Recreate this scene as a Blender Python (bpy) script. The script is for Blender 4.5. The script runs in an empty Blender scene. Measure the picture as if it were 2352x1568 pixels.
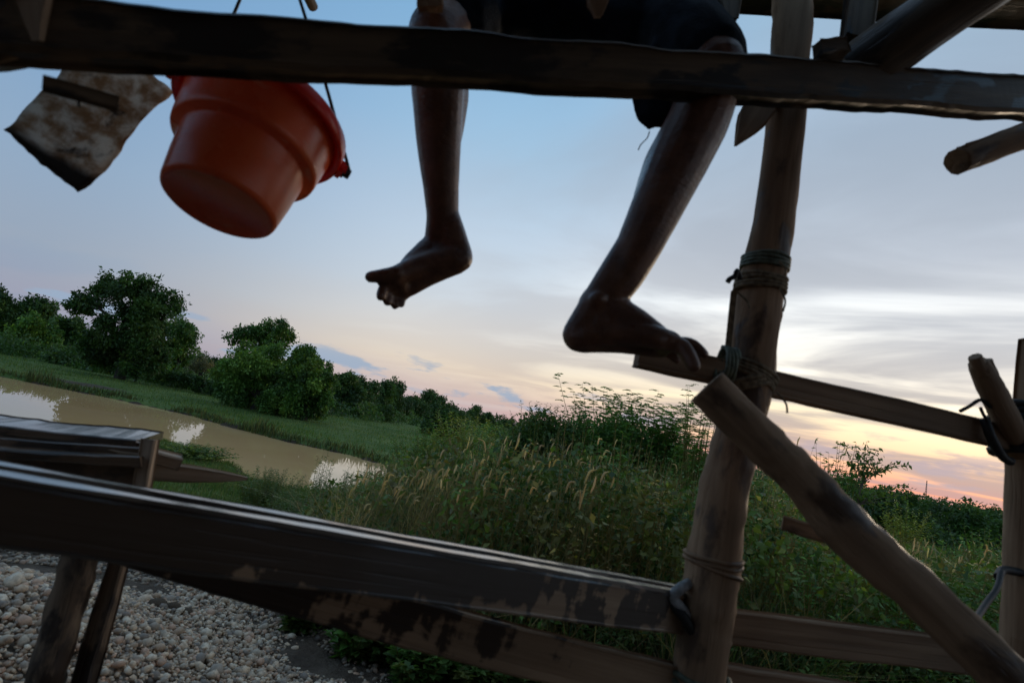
import bpy, bmesh, math, random
import numpy as np
from mathutils import Vector, Matrix, noise as mnoise

random.seed(7)
RNG = np.random.default_rng(11)
SC = bpy.context.scene
COL = SC.collection

# ------------------------------------------------------------------ camera
FPX, CX, CY = 1307.0, 1176.0, 784.0            # focal length in pixels of a 2352 x 1568 frame
ROLL, PITCH, CAMZ = math.radians(10.9), math.radians(8.3), 3.5
cr, sr, cp, sp = math.cos(ROLL), math.sin(ROLL), math.cos(PITCH), math.sin(PITCH)
AX_R = Vector((cr, -sr * sp, sr * cp))
AX_U = Vector((-sr, -cr * sp, cr * cp))
AX_F = Vector((0, cp, sp))
EYE = Vector((0, 0, CAMZ))
cam_d = bpy.data.cameras.new('camera')
cam_d.lens, cam_d.sensor_width = 36.0 * FPX / 2352.0, 36.0
cam_d.clip_start, cam_d.clip_end = 0.02, 6000
cam_d.dof.use_dof = True
cam_d.dof.focus_distance = 22.0
cam_d.dof.aperture_fstop = 4.5
cam = bpy.data.objects.new('camera', cam_d)
cam.matrix_world = Matrix(((AX_R.x, AX_U.x, -AX_F.x, EYE.x), (AX_R.y, AX_U.y, -AX_F.y, EYE.y),
                           (AX_R.z, AX_U.z, -AX_F.z, EYE.z), (0, 0, 0, 1)))
COL.objects.link(cam)
SC.camera = cam


def ray(px, py):
    return AX_F + AX_R * ((px - CX) / FPX) - AX_U * ((py - CY) / FPX)


def P(px, py, d):
    """A place in the scene, from a bearing and a distance along the view axis (metres)."""
    return EYE + ray(px, py) * d


# ------------------------------------------------------------------ world and sun
SUN_AZ, SUN_EL = math.radians(46), math.radians(3.0)     # azimuth measured from +Y towards +X
world = bpy.data.worlds.new('World')
SC.world = world
world.use_nodes = True
wt = world.node_tree
wt.nodes.clear()


def wn(kind, **kw):
    n = wt.nodes.new(kind)
    for k, v in kw.items():
        setattr(n, k, v)
    return n


def wl(a, b):
    wt.links.new(a, b)


def wmath(op, a, b=None, clamp=False):
    n = wn('ShaderNodeMath', operation=op, use_clamp=clamp)
    for i, v in enumerate((a, b)):
        if v is None:
            continue
        if isinstance(v, (int, float)):
            n.inputs[i].default_value = v
        else:
            wl(v, n.inputs[i])
    return n.outputs[0]


def wramp(fac, stops, interp='LINEAR'):
    n = wn('ShaderNodeValToRGB')
    n.color_ramp.interpolation = interp
    e = n.color_ramp.elements
    while len(e) > 1:
        e.remove(e[-1])
    for i, (p, c) in enumerate(stops):
        x = e[0] if i == 0 else e.new(p)
        x.position = p
        x.color = (c[0], c[1], c[2], 1) if not isinstance(c, (int, float)) else (c, c, c, 1)
    wl(fac, n.inputs[0])
    return n.outputs[0]


def wmix(fac, a, b, mode='MIX'):
    n = wn('ShaderNodeMix', data_type='RGBA', blend_type=mode)
    for i, v in ((0, fac), (6, a), (7, b)):
        if isinstance(v, (int, float)):
            n.inputs[i].default_value = v
        elif isinstance(v, tuple):
            n.inputs[i].default_value = (*v, 1)
        else:
            wl(v, n.inputs[i])
    return n.outputs[2]


def wsmooth(x, a, b):
    n = wn('ShaderNodeMapRange', interpolation_type='SMOOTHSTEP')
    wl(x, n.inputs[0])
    n.inputs[1].default_value, n.inputs[2].default_value = a, b
    return n.outputs[0]


tc = wn('ShaderNodeTexCoord')
sep = wn('ShaderNodeSeparateXYZ')
wl(tc.outputs['Generated'], sep.inputs[0])
dx, dy, dz = sep.outputs
zc = wmath('MAXIMUM', dz, 0.0)
hl = wmath('SQRT', wmath('ADD', wmath('MULTIPLY', dx, dx), wmath('MULTIPLY', dy, dy)))
s_az = wmath('DIVIDE', wmath('ADD', wmath('MULTIPLY', dx, math.sin(SUN_AZ)), wmath('MULTIPLY', dy, math.cos(SUN_AZ))),
             wmath('MAXIMUM', hl, 0.001))
away = wramp(zc, [(0, (.23, .25, .33)), (.05, (.25, .28, .37)), (.12, (.235, .30, .395)), (.25, (.20, .305, .44)),
                  (.45, (.14, .285, .48)), (.62, (.135, .285, .485)), (1, (.24, .33, .45))])
mid = wramp(zc, [(0, (.40, .34, .38)), (.035, (.54, .44, .41)), (.08, (.68, .58, .46)), (.13, (.62, .59, .55)), (.2, (.52, .57, .62)),
                 (.32, (.42, .52, .63)), (.45, (.29, .45, .61)), (.62, (.17, .35, .55)), (1, (.24, .33, .45))])
sunny = wramp(zc, [(0, (.72, .27, .18)), (.02, (.80, .36, .25)), (.05, (.86, .56, .36)), (.10, (.98, .82, .55)), (.16, (1.0, .95, .82)),
                   (.24, (.92, .94, .92)), (.34, (.52, .58, .66)), (.5, (.36, .46, .58)), (.65, (.27, .41, .55)), (1, (.24, .33, .45))])
sky = wmix(wsmooth(s_az, 0.02, 0.72), away, mid)
f_sun = wsmooth(s_az, 0.66, 0.985)
sky = wmix(f_sun, sky, sunny)
nis = wn('ShaderNodeTexSky', sky_type='NISHITA', sun_disc=False)
nis.sun_elevation, nis.sun_rotation = SUN_EL, SUN_AZ
nis.air_density, nis.dust_density = 1.2, 2.0
nisd = wn('ShaderNodeVectorMath', operation='SCALE')
wl(nis.outputs[0], nisd.inputs[0])
nisd.inputs[3].default_value = 0.10
sky = wmix(0.05, sky, nisd.outputs[0])
# high thin cloud sheet, seen in perspective so that it draws out into streaks low down
den = wmath('ADD', zc, 0.07)
cmb = wn('ShaderNodeCombineXYZ')
ca, sa = math.cos(math.radians(38)), math.sin(math.radians(38))
ux = wmath('DIVIDE', dx, den)
uy = wmath('DIVIDE', dy, den)
wl(wmath('MULTIPLY', wmath('SUBTRACT', wmath('MULTIPLY', ux, ca), wmath('MULTIPLY', uy, sa)), 0.55), cmb.inputs[0])
wl(wmath('ADD', wmath('MULTIPLY', ux, sa), wmath('MULTIPLY', uy, ca)), cmb.inputs[1])
nz = wn('ShaderNodeTexNoise')
nz.inputs['Scale'].default_value, nz.inputs['Detail'].default_value = 0.85, 7
nz.inputs['Roughness'].default_value, nz.inputs['Distortion'].default_value = 0.52, 0.5
wl(cmb.outputs[0], nz.inputs['Vector'])
sheet = wsmooth(nz.outputs[0], 0.37, 0.58)
f_cl = wmath('MULTIPLY', sheet, wmath('ADD', wmath('MULTIPLY', wsmooth(s_az, 0.45, 0.95), 0.76), 0.10))
f_cl = wmath('MULTIPLY', f_cl, wsmooth(zc, 0.9, 0.35))
cloud_col = wramp(zc, [(0, (.50, .27, .26)), (.04, (.42, .31, .29)), (.12, (.40, .36, .34)), (.25, (.38, .40, .44)), (.5, (.25, .31, .39)), (1, (.15, .22, .32))])
sky = wmix(f_cl, sky, cloud_col)
# small low blue-grey cumulus bank
cm2 = wn('ShaderNodeCombineXYZ')
azn = wn('ShaderNodeMath', operation='ARCTAN2')
wl(dx, azn.inputs[0])
wl(dy, azn.inputs[1])
wl(wmath('MULTIPLY', azn.outputs[0], 9.0), cm2.inputs[0])
wl(wmath('MULTIPLY', dz, 34.0), cm2.inputs[1])
n2 = wn('ShaderNodeTexNoise')
n2.inputs['Scale'].default_value, n2.inputs['Detail'].default_value, n2.inputs['Roughness'].default_value = 0.9, 6, 0.55
wl(cm2.outputs[0], n2.inputs['Vector'])
band = wmath('MULTIPLY', wsmooth(dz, 0.015, 0.035), wsmooth(dz, 0.115, 0.055))
f2 = wmath('MULTIPLY', wsmooth(wmath('ADD', n2.outputs[0], wmath('MULTIPLY', band, 0.16)), 0.65, 0.745), 0.85)
f2 = wmath('MULTIPLY', f2, band)
sky = wmix(f2, sky, wmix(f_sun, (.24, .32, .43), (.42, .34, .36)))
bg = wn('ShaderNodeBackground')
wl(sky, bg.inputs[0])
bg.inputs[1].default_value = 1.03
wo = wn('ShaderNodeOutputWorld')
wl(bg.outputs[0], wo.inputs[0])

sun_d = bpy.data.lights.new('sun', 'SUN')
sun_d.energy, sun_d.angle, sun_d.color = 0.5, math.radians(14), (1.0, 0.78, 0.55)
sun = bpy.data.objects.new('sun', sun_d)
sdir = Vector((math.sin(SUN_AZ) * math.cos(SUN_EL), math.cos(SUN_AZ) * math.cos(SUN_EL), math.sin(SUN_EL)))
sun.rotation_euler = sdir.to_track_quat('Z', 'Y').to_euler()
COL.objects.link(sun)
SC.view_settings.view_transform = 'Standard'
SC.view_settings.look = 'None'
SC.view_settings.exposure = 0.35
SC.view_settings.gamma = 1.0
SC.view_settings.use_curve_mapping = False
SC.cycles.max_bounces = 6
SC.cycles.diffuse_bounces = 3
SC.cycles.transparent_max_bounces = 4
SC.cycles.use_denoising = True
SC.cycles.caustics_reflective = False
SC.cycles.caustics_refractive = False


# ------------------------------------------------------------------ materials
def new_mat(name):
    m = bpy.data.materials.new(name)
    m.use_nodes = True
    m.node_tree.nodes.clear()
    return m, m.node_tree


class NT:
    def __init__(s, name):
        s.m, s.t = new_mat(name)

    def n(s, kind, ins=None, **kw):
        n = s.t.nodes.new(kind)
        for k, v in kw.items():
            setattr(n, k, v)
        for k, v in (ins or {}).items():
            s.put(n.inputs[k], v)
        return n

    def put(s, sock, v):
        if hasattr(v, 'is_output') or isinstance(v, bpy.types.NodeSocket):
            s.t.links.new(v, sock)
        elif isinstance(v, tuple) and len(v) == 3 and sock.type == 'RGBA':
            sock.default_value = (*v, 1)
        else:
            sock.default_value = v

    def noise(s, vec, scale, detail=4, rough=0.55, dist=0.0):
        return s.n('ShaderNodeTexNoise', {'Vector': vec, 'Scale': scale, 'Detail': detail, 'Roughness': rough, 'Distortion': dist}).outputs[0]

    def mapr(s, v, a, b, c=0.0, d=1.0):
        return s.n('ShaderNodeMapRange', {0: v, 1: a, 2: b, 3: c, 4: d}, interpolation_type='SMOOTHSTEP').outputs[0]

    def mix(s, f, a, b, mode='MIX'):
        n = s.n('ShaderNodeMix', data_type='RGBA', blend_type=mode)
        for i, v in ((0, f), (6, a), (7, b)):
            s.put(n.inputs[i], v)
        return n.outputs[2]

    def math(s, op, a, b=0.0):
        return s.n('ShaderNodeMath', {0: a, 1: b}, operation=op).outputs[0]

    def scale(s, vec, xyz):
        return s.n('ShaderNodeMapping', {'Vector': vec, 'Scale': xyz}).outputs[0]

    def bump(s, h, strength=0.5, dist=0.01):
        return s.n('ShaderNodeBump', {'Height': h, 'Strength': strength, 'Distance': dist}).outputs[0]

    def principled(s, **ins):
        b = s.n('ShaderNodeBsdfPrincipled')
        for k, v in ins.items():
            s.put(b.inputs[k.replace('_', ' ')], v)
        return b.outputs[0]

    def out(s, sh):
        o = s.n('ShaderNodeOutputMaterial')
        s.t.links.new(sh, o.inputs[0])
        return s.m


def wood_mat(name, dark, light, rough=0.75, grain=(3, 60, 60), stain=None, stain_amt=(0.5, 0.56), bump=0.6, spec=0.3, coat=0.0, drip=None):
    t = NT(name)
    co = t.n('ShaderNodeTexCoord').outputs['Object']
    g = t.noise(t.scale(co, grain), 1.0, 6, 0.62, 0.4)
    big = t.noise(t.scale(co, (2.2, 7, 7)), 1.0, 3, 0.5)
    base = t.mix(t.mapr(g, 0.3, 0.72), dark, light)
    base = t.mix(t.mapr(big, 0.35, 0.7, 0, 0.6), base, tuple(c * 0.55 for c in dark))
    r = rough
    if stain:
        st = t.noise(t.scale(co, (5, 12, 12)), 1.0, 6, 0.6, 0.3)
        if drip:
            xyz = t.n('ShaderNodeSeparateXYZ', {0: co})
            dn_ = t.noise(t.scale(co, (16, 3, 3)), 1.0, 5, 0.6)
            wet = t.math('ADD', t.math('MULTIPLY', xyz.outputs[2], drip[0]), t.math('MULTIPLY', xyz.outputs[0], drip[1]))
            st = t.math('ADD', t.math('MULTIPLY', t.math('ADD', st, dn_), 0.5), wet)
        sf = t.mapr(st, *stain_amt)
        base = t.mix(sf, base, stain)
        r = t.mapr(sf, 0, 1, rough, 0.42)
    crack = t.noise(t.scale(co, (2.0, 120, 120)), 1.0, 2, 0.5)
    h = t.math('ADD', g, t.math('MULTIPLY', t.mapr(crack, 0.30, 0.40), 0.6))
    return t.out(t.principled(Base_Color=base, Roughness=r, Specular_IOR_Level=spec, Normal=t.bump(h, bump, 0.004), Coat_Weight=coat, Coat_Roughness=0.12, Coat_IOR=1.6))


def leaf_mat(name, trans=0.35, rough=0.5, tint=(1, 1, 1)):
    t = NT(name)
    c = t.n('ShaderNodeVertexColor', layer_name='Col').outputs[0]
    c = t.mix(1.0, c, tint, 'MULTIPLY')
    b = t.principled(Base_Color=c, Roughness=rough, Specular_IOR_Level=0.3)
    tr = t.n('ShaderNodeBsdfTranslucent', {'Color': t.mix(1.0, c, (1.15, 1.25, 0.6), 'MULTIPLY')}).outputs[0]
    return t.out(t.n('ShaderNodeMixShader', {0: trans, 1: b, 2: tr}).outputs[0])


def plain_mat(name, col, rough=0.6, spec=0.4, nscale=20, var=0.35, bump=0.0, bscale=60, metal=0.0):
    t = NT(name)
    co = t.n('ShaderNodeTexCoord').outputs['Object']
    f = t.noise(co, nscale, 5, 0.6)
    base = t.mix(t.mapr(f, 0.3, 0.7), tuple(c * (1 - var) for c in col), tuple(min(1, c * (1 + var)) for c in col))
    kw = dict(Base_Color=base, Roughness=rough, Specular_IOR_Level=spec, Metallic=metal)
    if bump:
        kw['Normal'] = t.bump(t.noise(co, bscale, 5, 0.6), bump, 0.003)
    return t.out(t.principled(**kw))


M = {}
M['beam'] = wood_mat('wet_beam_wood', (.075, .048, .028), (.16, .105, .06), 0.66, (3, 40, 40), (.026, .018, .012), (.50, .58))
M['post'] = wood_mat('grey_post_wood', (.25, .145, .080), (.43, .265, .155), 0.8, (2.5, 45, 45), (.085, .048, .028), (.54, .66))
M['board'] = wood_mat('sawn_board_wood', (.24, .142, .080), (.39, .245, .145), 0.75, (2.5, 60, 60))
M['rail'] = wood_mat('stained_rail_wood', (.27, .16, .088), (.42, .265, .155), 0.70, (2.5, 60, 60), (.045, .027, .017), (.36, .40), drip=(.3, -.22))
M['rail_wet'] = wood_mat('wet_rail_wood', (.27, .165, .095), (.42, .28, .17), 0.36, (2.5, 60, 60), (.040, .025, .016), (.32, .345), bump=0.3, spec=0.6, coat=1.0, drip=(1.6, -.16))
M['sluice'] = wood_mat('brown_trough_wood', (.10, .06, .036), (.20, .13, .08), 0.34, (2.5, 50, 50), (.035, .022, .014), (.5, .6), spec=0.5, coat=0.8)
M['pale'] = wood_mat('pale_split_wood', (.30, .20, .125), (.46, .33, .225), 0.75, (3, 50, 50))
M['leg'] = wood_mat('split_leg_wood', (.12, .075, .045), (.28, .185, .115), 0.7, (2.5, 45, 45), (.04, .026, .018), (.5, .58))
M['cap'] = wood_mat('pale_sheen_wood', (.10, .08, .062), (.25, .21, .17), 0.38, (2.5, 60, 60), (.07, .055, .045), (.52, .62), bump=0.3, spec=0.6, coat=1.0)  # paler tone stands in for sky sheen on the wet plank tops
M['rope'] = plain_mat('fibre_rope', (.20, .15, .095), 0.85, 0.2, 90, 0.5, 0.8, 200)
M['green_rope'] = plain_mat('green_nylon_rope', (.11, .125, .085), 0.6, 0.4, 90, 0.4, 0.6, 200)
M['rubber'] = plain_mat('black_rubber', (.014, .012, .011), 0.6, 0.4, 60, 0.4, 0.4, 120)
M['cloth'] = plain_mat('pale_cloth_tie', (.30, .29, .28), 0.85, 0.2, 60, 0.4, 0.6, 150)
M['wire'] = plain_mat('black_wire', (.01, .01, .012), 0.45, 0.5)
M['bark'] = wood_mat('tree_bark', (.045, .036, .028), (.095, .078, .06), 0.9, (8, 8, 8))
M['twig'] = plain_mat('twig', (.16, .12, .085), 0.85, 0.2, 12, 0.4)
M['leaf'] = leaf_mat('tree_leaves', 0.25, 0.5, (2.9, 2.6, 1.6))
M['weed'] = leaf_mat('weed_leaves', 0.35, 0.5, (3.8, 3.1, 1.95))
M['grassblade'] = leaf_mat('grass_blades', 0.35, 0.6, (2.2, 1.95, 1.5))
M['shirt'] = plain_mat('red_shirt_cloth', (.33, .07, .075), 0.85, 0.2, 30, 0.2, 0.5, 300)
M['hair'] = plain_mat('black_hair', (.008, .007, .006), 0.5, 0.4)


def shorts_material():
    t = NT('navy_shorts_cloth')
    co = t.n('ShaderNodeTexCoord').outputs['Object']
    f = t.noise(co, 14, 5, 0.6)
    base = t.mix(t.mapr(f, 0.35, 0.7), (.006, .009, .014), (.016, .024, .036))
    w = t.noise(t.scale(co, (260, 260, 260)), 1.0, 2, 0.5)
    return t.out(t.principled(Base_Color=base, Roughness=0.9, Specular_IOR_Level=0.15, Normal=t.bump(t.math('ADD', w, t.noise(co, 18, 3, 0.5)), 0.5, 0.006)))


def skin_material():
    t = NT('brown_wet_skin')
    co = t.n('ShaderNodeTexCoord').outputs['Object']
    f = t.noise(co, 28, 5, 0.6)
    base = t.mix(t.mapr(f, 0.3, 0.72), (.095, .036, .018), (.185, .08, .042))
    wr = t.noise(t.scale(co, (60, 60, 170)), 1.0, 4, 0.6, 0.8)
    pores = t.noise(co, 420, 2, 0.5)
    h = t.math('ADD', t.math('MULTIPLY', wr, 0.9), t.math('MULTIPLY', pores, 0.25))
    b = t.principled(Base_Color=base, Roughness=t.mapr(t.noise(co, 9, 3), 0.35, 0.65, 0.22, 0.42), Specular_IOR_Level=0.5,
                     Normal=t.bump(h, 0.45, 0.004), Subsurface_Weight=0.08, Subsurface_Radius=(0.012, 0.005, 0.003), Subsurface_Scale=0.5)
    return t.out(b)


def bucket_material(name, c0, c1):
    t = NT(name)
    co = t.n('ShaderNodeTexCoord').outputs['Object']
    f = t.noise(co, 9, 5, 0.6)
    base = t.mix(t.mapr(f, 0.3, 0.7), c0, c1)
    dirt = t.mapr(t.noise(t.scale(co, (14, 14, 5)), 1.0, 6, 0.65), 0.55, 0.8, 0, 0.45)
    base = t.mix(dirt, base, (.40, .20, .11))
    scr = t.mapr(t.noise(t.scale(co, (16, 16, 90)), 1.0, 4, 0.7, 0.5), 0.62, 0.68, 0, 0.3)
    base = t.mix(scr, base, (.80, .45, .30))
    sc = t.noise(t.scale(co, (30, 30, 180)), 1.0, 3, 0.5)
    b = t.principled(Base_Color=base, Roughness=t.mapr(f, 0.3, 0.7, 0.22, 0.38), Specular_IOR_Level=0.5, Normal=t.bump(sc, 0.12, 0.002))
    tr = t.n('ShaderNodeBsdfTranslucent', {'Color': base}).outputs[0]
    return t.out(t.n('ShaderNodeMixShader', {0: 0.26, 1: b, 2: tr}).outputs[0])


def sheet_material():
    t = NT('stained_plastic_sheet')
    co = t.n('ShaderNodeTexCoord').outputs['Object']
    f = t.noise(co, 26, 7, 0.7, 0.25)
    base = t.mix(t.mapr(f, 0.36, 0.62), (.42, .28, .16), (.82, .79, .73))
    big = t.noise(co, 8.0, 5, 0.6, 0.3)
    base = t.mix(t.mapr(big, 0.55, 0.62, 0, 0.95), base, (.045, .032, .022))
    sepx = t.n('ShaderNodeSeparateXYZ', {0: co})
    edge = t.mapr(t.math('ADD', sepx.outputs[0], t.math('MULTIPLY', t.noise(co, 12, 4), 0.05)), 0.045, 0.02)
    base = t.mix(edge, base, (.05, .036, .025))
    tr = t.n('ShaderNodeBsdfTranslucent', {'Color': base}).outputs[0]
    b = t.principled(Base_Color=base, Roughness=0.55, Specular_IOR_Level=0.4, Normal=t.bump(f, 0.4, 0.004))
    return t.out(t.n('ShaderNodeMixShader', {0: 0.5, 1: b, 2: tr}).outputs[0])


def terrain_material():
    t = NT('meadow_ground')
    pos = t.n('ShaderNodeNewGeometry').outputs['Position']
    f1 = t.noise(pos, 0.22, 7, 0.65)
    f2 = t.noise(pos, 5.0, 5, 0.65)
    f3 = t.noise(pos, 42, 3, 0.6)
    grass = t.mix(t.mapr(f1, 0.35, 0.66), (.070, .125, .028), (.15, .20, .055))
    grass = t.mix(t.mapr(f2, 0.35, 0.7, 0, 0.6), grass, (.105, .115, .040))
    dirt = t.mix(t.mapr(f2, 0.3, 0.7), (.070, .048, .034), (.145, .105, .075))
    msk = t.n('ShaderNodeVertexColor', layer_name='Col').outputs[0]
    sp_ = t.n('ShaderNodeSeparateColor', {0: msk})
    df = t.mapr(t.math('ADD', sp_.outputs[0], t.math('MULTIPLY', t.math('SUBTRACT', f2, 0.5), 0.9)), 0.35, 0.65)
    base = t.mix(df, grass, dirt)
    wet = t.mapr(t.math('ADD', sp_.outputs[1], t.math('MULTIPLY', t.math('SUBTRACT', f2, 0.5), 0.5)), 0.4, 0.7)
    base = t.mix(wet, base, (.075, .052, .034))
    h = t.math('ADD', f2, t.math('MULTIPLY', f3, 0.5))
    return t.out(t.principled(Base_Color=base, Roughness=0.95, Specular_IOR_Level=0.1, Normal=t.bump(h, 0.9, 0.06)))


def water_material():
    t = NT('muddy_pond_water')
    pos = t.n('ShaderNodeNewGeometry').outputs['Position']
    f = t.noise(pos, 0.16, 4, 0.5)
    base = t.mix(t.mapr(f, 0.3, 0.7), (.76, .435, .185), (.82, .48, .22))
    w1 = t.noise(t.scale(pos, (1.0, 1.6, 1)), 1.4, 2, 0.5)
    calm = t.mapr(t.noise(pos, 0.10, 2, 0.5), 0.42, 0.62, 0.15, 1.0)
    h = t.math('MULTIPLY', w1, calm)
    return t.out(t.principled(Base_Color=base, Roughness=0.015, IOR=1.33, Specular_IOR_Level=0.5, Normal=t.bump(h, 0.014, 0.004)))


def pebble_material(name, use_obj):
    t = NT(name)
    if use_obj:
        r = t.n('ShaderNodeObjectInfo').outputs['Random']
        rp = t.n('ShaderNodeValToRGB', {0: r})
        e = rp.color_ramp.elements
        cols = [(.50, .325, .205), (.72, .50, .325), (.38, .28, .20), (.80, .62, .44), (.62, .36, .225), (.24, .18, .135), (.74, .50, .31), (.57, .43, .30)]
        for i, c in enumerate(cols):
            x = e[i] if i < 2 else e.new(i / 8)
            x.position = i / 8
            x.color = (*c, 1)
        rp.color_ramp.interpolation = 'CONSTANT'
        c = rp.outputs[0]
    else:
        c = t.n('ShaderNodeVertexColor', layer_name='Col').outputs[0]
    pos = t.n('ShaderNodeNewGeometry').outputs['Position']
    f = t.noise(pos, 60, 4, 0.6)
    c = t.mix(t.mapr(f, 0.35, 0.7, 0, 0.5), c, (.20, .155, .115))
    return t.out(t.principled(Base_Color=c, Roughness=0.6, Specular_IOR_Level=0.35, Normal=t.bump(t.noise(pos, 160, 3, 0.6), 0.3, 0.002)))


M['skin'] = skin_material()
M['shorts'] = shorts_material()
M['bucket'] = bucket_material('orange_bucket_plastic', (.72, .105, .026), (.80, .155, .045))
M['bucket_rim'] = bucket_material('red_bucket_plastic', (.85, .025, .010), (.88, .04, .015))
M['sheet'] = sheet_material()
M['terrain'] = terrain_material()
M['water'] = water_material()
M['pebble'] = pebble_material('pebble_stone', True)
M['pebbles'] = pebble_material('pebbles_stone', False)


# ------------------------------------------------------------------ mesh helpers
def mesh_np(name, verts, faces, mat, cols=None, smooth=False):
    """verts (N,3); faces (M,k) of one size k, or list of such arrays."""
    me = bpy.data.meshes.new(name)
    verts = np.asarray(verts, dtype=np.float32)
    fl = faces if isinstance(faces, list) else [faces]
    fl = [np.asarray(f, dtype=np.int32) for f in fl if len(f)]
    loops = np.concatenate([f.ravel() for f in fl])
    sizes = np.concatenate([np.full(len(f), f.shape[1], np.int32) for f in fl])
    starts = np.concatenate([[0], np.cumsum(sizes)[:-1]]).astype(np.int32)
    me.vertices.add(len(verts))
    me.vertices.foreach_set('co', verts.ravel())
    me.loops.add(len(loops))
    me.loops.foreach_set('vertex_index', loops)
    me.polygons.add(len(sizes))
    me.polygons.foreach_set('loop_start', starts)
    me.polygons.foreach_set('loop_total', sizes)
    if smooth:
        me.polygons.foreach_set('use_smooth', np.ones(len(sizes), bool))
    me.update(calc_edges=True)
    if cols is not None:
        a = me.color_attributes.new('Col', 'FLOAT_COLOR', 'POINT')
        c = np.ones((len(verts), 4), np.float32)
        c[:, :3] = cols
        a.data.foreach_set('color', c.ravel())
    if mat:
        me.materials.append(mat)
    return me


def link(name, me, parent=None, mw=None):
    o = bpy.data.objects.new(name, me)
    COL.objects.link(o)
    mw = mw or Matrix.Identity(4)
    if parent is not None:
        o.parent = parent
        o.matrix_parent_inverse = Matrix.Identity(4)
        o.matrix_basis = WM[parent.as_pointer()].inverted() @ mw
    else:
        o.matrix_basis = mw
    WM[o.as_pointer()] = mw.copy()
    return o


WM = {}


def thing(name, label, cat, loc=(0, 0, 0), group=None):
    o = link(name, None, None, Matrix.Translation(Vector(loc)))
    return tag(o, label, cat, group)


def tag(o, label=None, cat=None, group=None, kind=None):
    if label:
        o['label'] = label
    if cat:
        o['category'] = cat
    if group:
        o['group'] = group
    if kind:
        o['kind'] = kind
    return o


def frame(a, b, up):
    """Matrix with X from a to b, Z near 'up'; origin a."""
    x = (b - a).normalized()
    y = up.cross(x).normalized()
    z = x.cross(y)
    return Matrix(((x.x, y.x, z.x, a.x), (x.y, y.y, z.y, a.y), (x.z, y.z, z.z, a.z), (0, 0, 0, 1)))


def plank_mesh(name, L, h, t, mat, rough=0.004, seg=0.04, taper=None, bend=0.0, seed=0, sag=0.0):
    """Sawn plank along +X, height h along Z, thickness t along Y, with uneven hewn edges and chamfers."""
    n = max(6, int(L / seg))
    c = min(h, t) * 0.13
    prof = []
    for (sy, sz) in ((-1, -1), (1, -1), (1, 1), (-1, 1)):
        y, z = sy * t / 2, sz * h / 2
        p1 = (y - sy * c, z) if (sy * sz > 0) else (y, z - sz * c)
        p2 = (y, z - sz * c) if (sy * sz > 0) else (y - sy * c, z)
        prof += [p1, p2]
    vs = []
    for i in range(n + 1):
        x = L * i / n
        k = 1.0
        if taper:
            for j in range(len(taper) - 1):
                if taper[j][0] <= i / n <= taper[j + 1][0]:
                    q = (i / n - taper[j][0]) / max(1e-6, taper[j + 1][0] - taper[j][0])
                    k = taper[j][1] * (1 - q) + taper[j + 1][1] * q
        for j, (y, z) in enumerate(prof):
            s = Vector((x * 5 + seed * 7.7, (j // 2) * 3.1, seed))
            e = mnoise.noise(s) * rough + mnoise.noise(s * 5.0) * rough * 0.45
            e2 = mnoise.noise(s + Vector((9, 9, 9))) * rough * 0.6
            vs.append((x + (mnoise.noise(s * 3) * rough * 1.5 if i in (0, n) else 0), y * k ** 0.5 + e2,
                       z * k + e + bend * math.sin(math.pi * i / n) + sag * (i / n) ** 2))
    fs = []
    for i in range(n):
        for j in range(8):
            a, b = i * 8 + j, i * 8 + (j + 1) % 8
            fs.append((a, b, b + 8, a + 8))
    me = bpy.data.meshes.new(name)
    me.from_pydata(vs, [], fs + [tuple(range(7, -1, -1)), tuple(range(n * 8, n * 8 + 8))])
    me.materials.append(mat)
    me.update()
    return me


def plank(name, parent, a, b, h, t, mat, up=None, toward=None, **kw):
    up = up or Vector((0, 0, 1))
    mw = frame(a, b, up)
    return link(name, plank_mesh(name, (b - a).length, h, t, mat, **kw), parent, mw)


def tube_arrays(pts, radii, sides=10, jitter=0.0, seed=0, cap=True, twist=0.0):
    pts = [Vector(p) for p in pts]
    n = len(pts)
    vs, fs = [], []
    ref = None
    for i, p in enumerate(pts):
        d = (pts[min(i + 1, n - 1)] - pts[max(i - 1, 0)])
        d = d.normalized() if d.length > 1e-9 else Vector((0, 0, 1))
        if ref is None:
            ref = d.orthogonal().normalized()
        ref = (ref - d * ref.dot(d)).normalized()
        b = d.cross(ref)
        for j in range(sides):
            a = 2 * math.pi * j / sides + twist
            r = radii[i]
            if jitter:
                q = Vector((math.cos(a) * 1.3, math.sin(a) * 1.3, i * 0.35 + seed * 5.1))
                r *= 1 + jitter * (mnoise.noise(q) + 0.5 * mnoise.noise(q * 2.7) + 0.35 * mnoise.noise(Vector((q.x * 5, q.y * 5, q.z * 2))))
            vs.append(p + ref * (math.cos(a) * r) + b * (math.sin(a) * r))
    for i in range(n - 1):
        for j in range(sides):
            k = (j + 1) % sides
            fs.append((i * sides + j, i * sides + k, (i + 1) * sides + k, (i + 1) * sides + j))
    if cap:
        fs.append(tuple(range(sides - 1, -1, -1)))
        fs.append(tuple(range((n - 1) * sides, n * sides)))
    return vs, fs


def tube_mesh(name, pts, radii, mat, sides=10, jitter=0.0, seed=0, smooth=True, cap=True):
    vs, fs = tube_arrays(pts, radii, sides, jitter, seed, cap)
    me = bpy.data.meshes.new(name)
    me.from_pydata([tuple(v) for v in vs], [], fs)
    me.materials.append(mat)
    for p in me.polygons:
        p.use_smooth = smooth and len(p.vertices) == 4
    me.update()
    return me


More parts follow.
